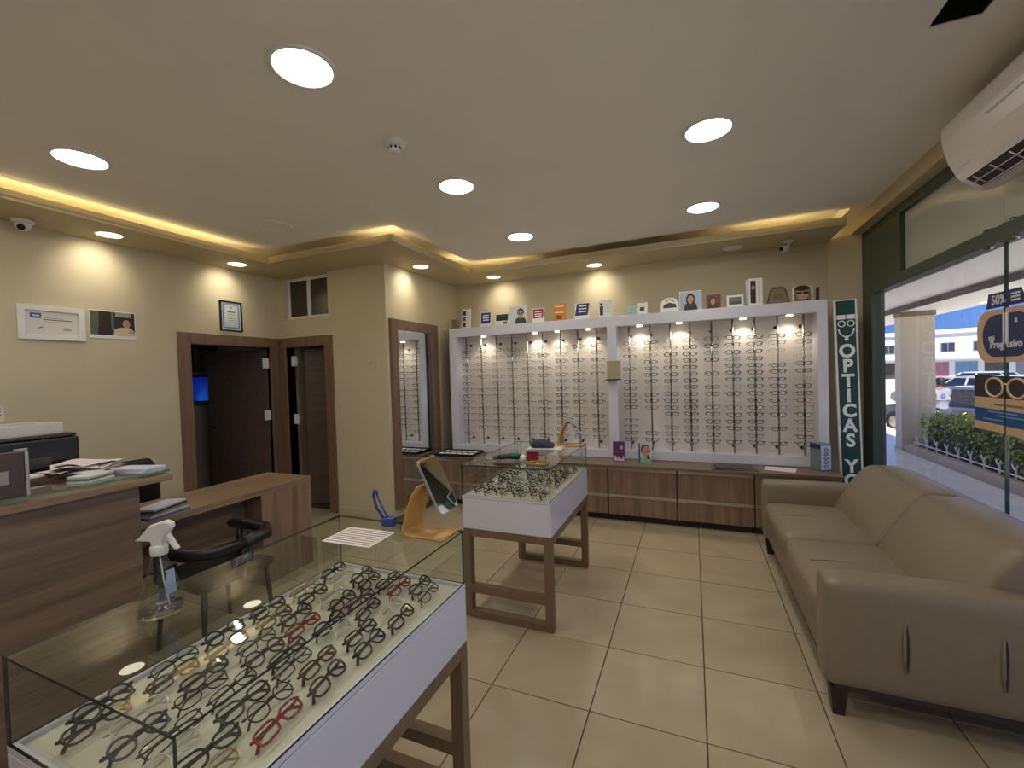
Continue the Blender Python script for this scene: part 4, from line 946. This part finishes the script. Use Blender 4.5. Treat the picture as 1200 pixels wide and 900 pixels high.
# ================================================================ WINDOW STICKERS
U = upright('-x')
def sticker(name, label, y, z, shapes, base=None):
    t = thing(name, label, 'sticker', (XF+.0075, y, z)); 
    for i, (nm, pl, m_) in enumerate(shapes):
        MB().prism(pl, .0004*i, .0004*(i+1), 'Z').xf(U).build(nm, m_, t)
    return t
NAVY = mat('sticker_navy', (26, 40, 92), .5); CREAM = mat('sticker_cream', (206, 172, 138), .5); SWHITE = mat('sticker_white', (222, 222, 232), .5); SDARK = mat('sticker_dark', (42, 30, 28), .5); SBLUE = mat('sticker_blue', (20, 78, 138), .5)
t = sticker('discount_banner', 'dark blue window sticker reading 50 percent above round badge', 3.27, 1.87, [('banner', [(-.165,0),(.175,0),(.13,.085),(-.145,.085)], NAVY)])
text_mesh('50%', .075, .02).xf(U @ Matrix.Translation((-.055, .042, .001))).build('lettering', SWHITE, t)
for k in range(3): MB().box(.05,.12,.02+.018*k,.03+.018*k,.0004,.001).xf(U).build('small_print', SWHITE, t)
t = sticker('round_badge', 'cream window badge with navy disc and numeral one', 3.265, 1.715, [('badge_board', rrect(-.26,.26,-.155,.145,.10,6), CREAM), ('badge_disc', rrect(-.205,.205,-.125,.115,.115,8), NAVY)])
text_mesh('1', .21, .06).xf(U @ Matrix.Translation((.0, .028, .0016))).build('numeral', SWHITE, t)
text_mesh('mi', .055, .02).xf(U @ Matrix.Translation((-.12, -.015, .0016))).build('lettering', SWHITE, t)
text_mesh('Progresivo', .062, .015).xf(U @ Matrix.Translation((-.0, -.055, .0016))).build('lettering', SWHITE, t)
text_mesh('a', .05, .02).xf(U @ Matrix.Translation((.085, .075, .0016))).build('lettering', SWHITE, t)
t = sticker('glasses_poster', 'window poster of pale round glasses over a blue text band', 3.225, 1.165, [('poster_board', [(-.325,.0),(.33,-.02),(.33,.315),(-.325,.32)], CREAM), ('dark_band', [(-.325,.19),(.33,.195),(.33,.315),(-.325,.32)], SDARK), ('blue_band', [(-.325,.045),(.33,.03),(.33,.12),(-.325,.125)], SBLUE)])
for cx in (-.135, .055):
    MB().tube([(cx+.075*math.cos(a), .255+.05*math.sin(a)*(1.0 if math.sin(a) > 0 else 1.15), .002) for a in [2*PI*q/18 for q in range(18)]], .007, 5, True).xf(U).build('rim_print', mat('rim_cream', (222, 204, 176), .5), t)
MB().tube([(-.06,.265,.002),(-.04,.275,.002),(-.02,.265,.002)], .005, 5).xf(U).build('rim_print', mat('rim_cream', (222, 204, 176), .5), t)
pm = MB()
for (x0, x1, y) in ((-.2,.05,.105),(-.12,.16,.085),(-.24,-.06,.06)): pm.box(x0, x1, y, y+.007, .0012, .0016)
pm.xf(U).build('small_print', mat('pale_blue_print', (120, 160, 200), .5), t)
MB().box(-.14,.1,.145,.158,.0005,.0009).xf(U).build('caption', mat('caption_brown', (140,108,80), .5), t)
t = thing('window_lettering', 'small dark green letters low on the shop window behind the sofa', 'lettering', (XF+.0075, 3.135, .625))
text_mesh('SE', .06, .02).xf(U @ Matrix.Scale(-1, 4, (1, 0, 0))).build('letters', mat('green_small', (24, 66, 60), .5), t)

# ================================================================ OUTSIDE
TER = mat('terrace_floor', (234, 230, 222), .18, noise=.05, nscale=2); CONC = mat('column_paint', (210, 196, 176), .7)
ASPH = mat('street_concrete', (190, 184, 176), .8, noise=.1, nscale=1)
o = MB().box(XF+.05, 4.45, -8, 22, -.6, -.012).build('terrace', TER); o['kind'] = 'structure'
o['label'] = 'pale tiled terrace outside the shop window'
ttm = MB().box(-.295,.295,-.295,.295,-.012,-.004).mesh('terrace_tile', TER)
for i in range(3):
    for j in range(12):
        q = bpy.data.objects.new('terrace_tile', ttm); COL.objects.link(q); q.parent = o; q.location = (XF+.36+.6*i, 4.2+.6*j, 0)
st_ = MB().box(-60, 160, -60, 200, -.75, -.6).build('street', ASPH); st_['kind'] = 'structure'
cp = MB().box(XF+.05, 3.45, -8, 22, 2.565, 2.80).box(3.45, 4.40, -8, 22, 2.47, 2.80).build('canopy', mat('canopy_white', (232, 230, 226), .7)); cp['kind'] = 'structure'
MB().box(3.435, 3.449, -8, 22, 2.47, 2.563).build('canopy_beam', mat('beam_brown', (74, 58, 48), .6), cp)
def column(y, label):
    t = thing('column', label, 'column', (3.70, y, -.012), group='terrace columns')
    MB().box(-.24,.24,-.13,.13,0,2.40).build('shaft', CONC, t, .01); MB().box(-.25,.25,-.14,.14,2.40,2.480).build('capital', mat('cap_brown', (132, 114, 88), .7), t, .006)
    MB().box(-.25,.25,-.14,.14,0,.06).build('base', CONC, t, .006)
column(9.96, 'beige square terrace column beside the clipped hedge'); column(1.2, 'beige square terrace column across from the sofa')
t = thing('planter', 'low pale planter kerb holding the hedge along the terrace', 'planter', (3.9, 6.2, -.012))
MB().box(-.45,-.33,-4.6,3.5,0,.14).box(.33,.45,-4.6,3.5,0,.14).box(-.33,.33,-4.6,-4.5,0,.14).box(-.33,.33,3.4,3.5,0,.14).build('kerb', mat('kerb_stone', (196, 170, 140), .6), t, .006)
MB().box(-.33,.33,-4.5,3.4,.02,.10).build('soil', mat('soil', (70, 54, 40), .9), t)
t = thing('hedge', 'clipped green hedge in the planter outside the window', 'hedge', (3.9, 6.2, .092))
random.seed(3)
LF = mat('hedge_leaf', (152, 166, 78), .6, noise=.55, nscale=7)
hb = MB()
for k in range(15000):
    y = random.uniform(-4.45, 3.35); x = random.uniform(-.30, .30); z = .04+.56*random.random()**.6
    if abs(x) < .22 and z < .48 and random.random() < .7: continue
    z *= 1+.06*math.sin(5*y)+.05*math.sin(11*y+x*9)
    s_ = random.uniform(.018, .034); d = Vector((random.gauss(0,1), random.gauss(0,1), random.gauss(0,1))).normalized(); e1 = d.orthogonal().normalized()*s_; e2 = d.cross(e1)*.6
    c = Vector((x, y, z)); hb.add([c-e1, c-e2, c+e1, c+e2], [(0,1,2,3)])
q = hb.build('foliage', LF, t); q['kind'] = 'stuff'
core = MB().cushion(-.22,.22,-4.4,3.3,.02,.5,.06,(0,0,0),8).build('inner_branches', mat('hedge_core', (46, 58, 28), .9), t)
t = thing('edging_fence', 'low white looped garden edging fence in front of the hedge', 'fence', (3.53, 6.2, .128))
for k in range(26):
    y = -4.3+.30*k
    if y > 3.3: break
    MB().tube([(0,0,0),(0,0,.11),(-.01,.03,.15),(-.01,.05,.19)], [.012,.011,.009,.006], 6).tube([(0,0,.11),(-.01,-.03,.15),(-.01,-.05,.19)], [.011,.009,.006], 6).build('picket', WHITEM, t, loc=(0, y, 0))
MB().box(-.006,.006,-4.4,3.35,.05,.065).build('rail', WHITEM, t)

# person on the pavement
def skin_mesh(name, verts, edges, radii, mat_, parent, root=0, lv=2):
    me = bpy.data.meshes.new(name); me.from_pydata(verts, edges, []); me.materials.append(mat_)
    o = bpy.data.objects.new(name, me); COL.objects.link(o); o.parent = parent
    md = o.modifiers.new('skin', 'SKIN'); md.use_smooth_shade = True
    for i, r in enumerate(radii): me.skin_vertices[0].data[i].radius = r if isinstance(r, tuple) else (r, r)
    for i in range(len(verts)): me.skin_vertices[0].data[i].use_root = (i == root)
    s_ = o.modifiers.new('sub', 'SUBSURF'); s_.levels = lv; s_.render_levels = lv
    return o
t = thing('person', 'person in white t-shirt and jeans standing beside a grey car', 'person', (5.93, 14.6, -.6), .35)
SK = mat('skin', (128, 92, 70), .6)
V = [(0,0,.96),(0,0,1.15),(0,.0,1.36),(0,.0,1.47),(0,.012,1.56),(0,.016,1.63),(0,.01,1.70),
     (-.17,0,1.41),(-.23,.02,1.15),(-.20,.18,.98),(-.18,.25,.95),(.17,0,1.41),(.25,.03,1.17),(.27,.2,1.03),(.27,.28,1.02),
     (-.10,0,.88),(-.11,.01,.50),(-.11,-.02,.09),(-.12,.12,.04),(.10,0,.88),(.12,.02,.50),(.13,-.02,.09),(.14,.12,.04)]
Ed = [(0,1),(1,2),(2,3),(3,4),(4,5),(5,6),(2,7),(7,8),(8,9),(9,10),(2,11),(11,12),(12,13),(13,14),(0,15),(15,16),(16,17),(17,18),(0,19),(19,20),(20,21),(21,22)]
Ra = [(.15,.10),(.14,.095),(.15,.10),.055,.075,.09,.07,.06,.045,.032,.035,.06,.045,.032,.035,.085,.06,.042,.036,.085,.06,.042,.036]
skin_mesh('body', V, Ed, Ra, SK, t)
skin_mesh('t_shirt', [(0,0,1.02),V[1],V[2],(0,0,1.44),V[7],(-.215,.015,1.24),V[11],(.225,.02,1.25),(0,0,.90)], [(0,1),(1,2),(2,3),(2,4),(4,5),(2,6),(6,7),(0,8)], [(.175,.125),(.165,.115),(.17,.118),.07,.078,.07,.078,.07,(.172,.122)], mat('shirt_white', (128, 130, 140), .8), t)
skin_mesh('jeans', [(0,0,.93),V[15],V[16],V[17],V[19],V[20],V[21]], [(0,1),(1,2),(2,3),(0,4),(4,5),(5,6)], [(.155,.108),.100,.078,.062,.100,.078,.062], mat('denim', (52, 60, 84), .8), t)
MB().cushion(-.080,.080,-.100,.065,1.53,1.75,.07,(0,0,0),6).build('hair', mat('hair', (24, 20, 18), .6), t)
MB().box(-.07,.03,-.124,-.119,1.22,1.33).build('shirt_print', mat('shirt_blue', (84, 100, 160), .7), t)

# cars
def car(x, y, rz, colr, label, suv=0.):
    t = thing('car', label, 'car', (x, y, -.6), rz, group='parked cars in the street')
    bm_ = mat('car_%d_%d_%d' % colr, colr, .25, coat=.6); h0 = suv
    body = [(-2.1,.32),(-2.15,.62+h0),(-2.05,.84+h0),(-1.3,.92+h0),(1.0,.92+h0),(1.75,.80+h0),(2.08,.66+h0),(2.12,.36),(1.9,.26),(-1.95,.26)]
    MB().prism(body, -.84, .84, 'Y').build('body', bm_, t, .05)
    z0, z1 = .90+h0, 1.42+h0*1.3
    def frus(a0,a1,w0,b0,b1,w1,za,zb): return MB().add([(a0,-w0,za),(a1,-w0,za),(a1,w0,za),(a0,w0,za),(b0,-w1,zb),(b1,-w1,zb),(b1,w1,zb),(b0,w1,zb)], [(0,3,2,1),(4,5,6,7),(0,1,5,4),(1,2,6,5),(2,3,7,6),(3,0,4,7)])
    frus(-1.75,1.05,.78,-1.2,.25,.62,z0,z1-.03).build('windows', mat('car_glass', (28, 34, 42), .06, spec=.8), t)
    frus(-1.25,.30,.645,-1.1,.15,.58,z1-.035,z1+.03).build('roof', bm_, t, .02)
    for xx, zz in ((-1.75,-1.2),(1.05,.25),(-.35,-.35)):
        for sy in (-1,1): MB().tube([(xx,sy*.785,z0),(zz,sy*.63,z1-.02)], .035, 5).build('pillar', bm_, t)
    for xx in (-1.3, 1.3):
        for sy in (-1, 1):
            w = MB().lathe([(.0,-.09),(.18,-.1),(.31,-.09),(.325,-.05),(.325,.05),(.31,.09),(.18,.1),(0,.09)], 20).xf(Matrix.Translation((xx, sy*.78, .325)) @ Matrix.Rotation(PI/2, 4, 'X')).build('wheel', mat('tyre', (26,26,28), .7), t)
            MB().lathe([(0,-.105),(.17,-.103),(.19,-.09),(.19,.09),(.17,.103),(0,.105)], 14).xf(Matrix.Translation((xx, sy*.78, .325)) @ Matrix.Rotation(PI/2, 4, 'X')).build('hub', ALU, w)
    for sy in (-.6, .6): MB().cushion(2.0,2.11,sy-.16,sy+.16,.56+h0*.6,.70+h0*.6,.04,(0,0,0),4).build('headlamp', mat('headlamp', (220,224,226), .15), t)
car(7.05, 16.1, 1.9, (74, 80, 100), 'grey-blue car parked behind the person in the white shirt')
car(9.4, 20.4, 1.75, (150, 152, 158), 'white car parked beyond the grey-blue car', .12)
car(10.6, 25.5, 1.9, (136, 140, 146), 'silver car parked in the row beside the white building')
car(13.8, 30.5, 2.3, (160, 162, 166), 'white hatchback farthest along the row before the white building', .08)
car(4.2, 20.5, 1.60, (160, 164, 172), 'white car seen between the window frame and column', .05)
car(6.3, 25.5, 1.6, (120, 128, 140), 'grey car behind the white car by the column')
car(7.6, 30.5, 1.75, (170, 176, 186), 'pale grey car farther back by the blue shopfront', .1)
car(12.2, 18.9, 2.0, (40, 44, 56), 'dark car behind the window poster', .1)
# buildings
def building(name, label, x, y, w, d, h, rz, wallm, rows, cols, roofm=None, shop=None):
    t = thing(name, label, 'building', (x, y, -.6), rz)
    MB().box(-w/2, w/2, 0, d, 0, h).build('walls', wallm, t)
    MB().box(-w/2-.3, w/2+.3, -.3, d+.3, h, h+.45).build('parapet', roofm or wallm, t)
    MB().box(-w/2-.5, w/2+.5, -1.2, 0, h*.43, h*.47).build('canopy', mat('bld_shade', (150, 156, 170), .7), t)
    for r in range(rows):
        for c in range(cols):
            xx = -w/2+w*(c+.5)/cols; zz = h*.60+r*h*.25
            f = MB().box(xx-.6,xx+.6,-.06,.04,zz,zz+1.1).build('window', mat('bld_frame', (120,126,140), .6), t)
            MB().box(xx-.52,xx+.52,-.075,-.06,zz+.08,zz+1.02).build('pane', mat('bld_pane', (44,52,66), .1), f)
            MB().box(xx-.03,xx+.03,-.09,-.075,zz+.08,zz+1.02).build('mullion', mat('bld_frame', (120,126,140), .6), f)
    n = cols+1
    for c in range(n):
        x0 = -w/2+w*c/n+.25; x1 = -w/2+w*(c+1)/n-.25
        cc = (shop or ((60,56,60),(110,120,140),(150,100,120),(90,130,170)))[c % 4]
        MB().box(x0,x1,-.05,.0,.15,h*.38).build('shopfront', mat('shop_%d_%d_%d' % cc, cc, .4), t)
    return t
BW = mat('building_white', (206, 210, 220), .8)
building('white_building', 'white two-storey building across the street with dark windows', 29.5, 64, 18, 9, 5.3, -.42, BW, 1, 7)
building('white_building', 'low white building behind the window badge across the street', 40, 50, 14, 9, 5.2, -.7, BW, 1, 3)
building('blue_shopfront', 'distant white building with blue shop sign seen past the column', 13.6, 58, 9, 8, 8.5, -.15, mat('building_pale', (206, 214, 230), .8), 1, 2, None, ((40,80,150),(30,60,120),(60,110,180),(120,140,170)))
t = thing('blue_signboard', 'blue and white shop signboard seen between window frame and column', 'sign', (10.9, 42, -.6))
MB().box(-.1,.1,-.1,.1,0,3.2).build('post', ALU, t); MB().box(-1.1,1.1,-.12,.12,3.2,6.4).build('board', mat('board_blue', (34, 74, 170), .5), t)
MB().prism(ell(0,3.4,1.25,.75,20), -.2, -.13, 'Y').build('oval', SWHITE, t); MB().prism(ell(0,3.4,.35,.45,12), -.22, -.2, 'Y').build('oval_mark', mat('board_blue', (34, 74, 170), .5), t)
t = thing('street_tree', 'small green street tree beyond the parked cars', 'tree', (13.6, 52, -.6))
MB().tube([(0,0,0),(.1,0,1.2),(0,.1,2.4)], [.16,.12,.09], 8).build('trunk', mat('bark', (84, 66, 50), .9), t)
hb = MB()
for k in range(900):
    d = Vector((random.gauss(0,1), random.gauss(0,1), random.gauss(0,1))).normalized(); c = Vector((0,.05,3.0)) + d*random.uniform(.5,1.3); s_ = .17
    e1 = d.orthogonal().normalized()*s_; e2 = d.cross(e1)*.7; hb.add([c-e1,c-e2,c+e1,c+e2], [(0,1,2,3)])
q = hb.build('crown', LF, t); q['kind'] = 'stuff'
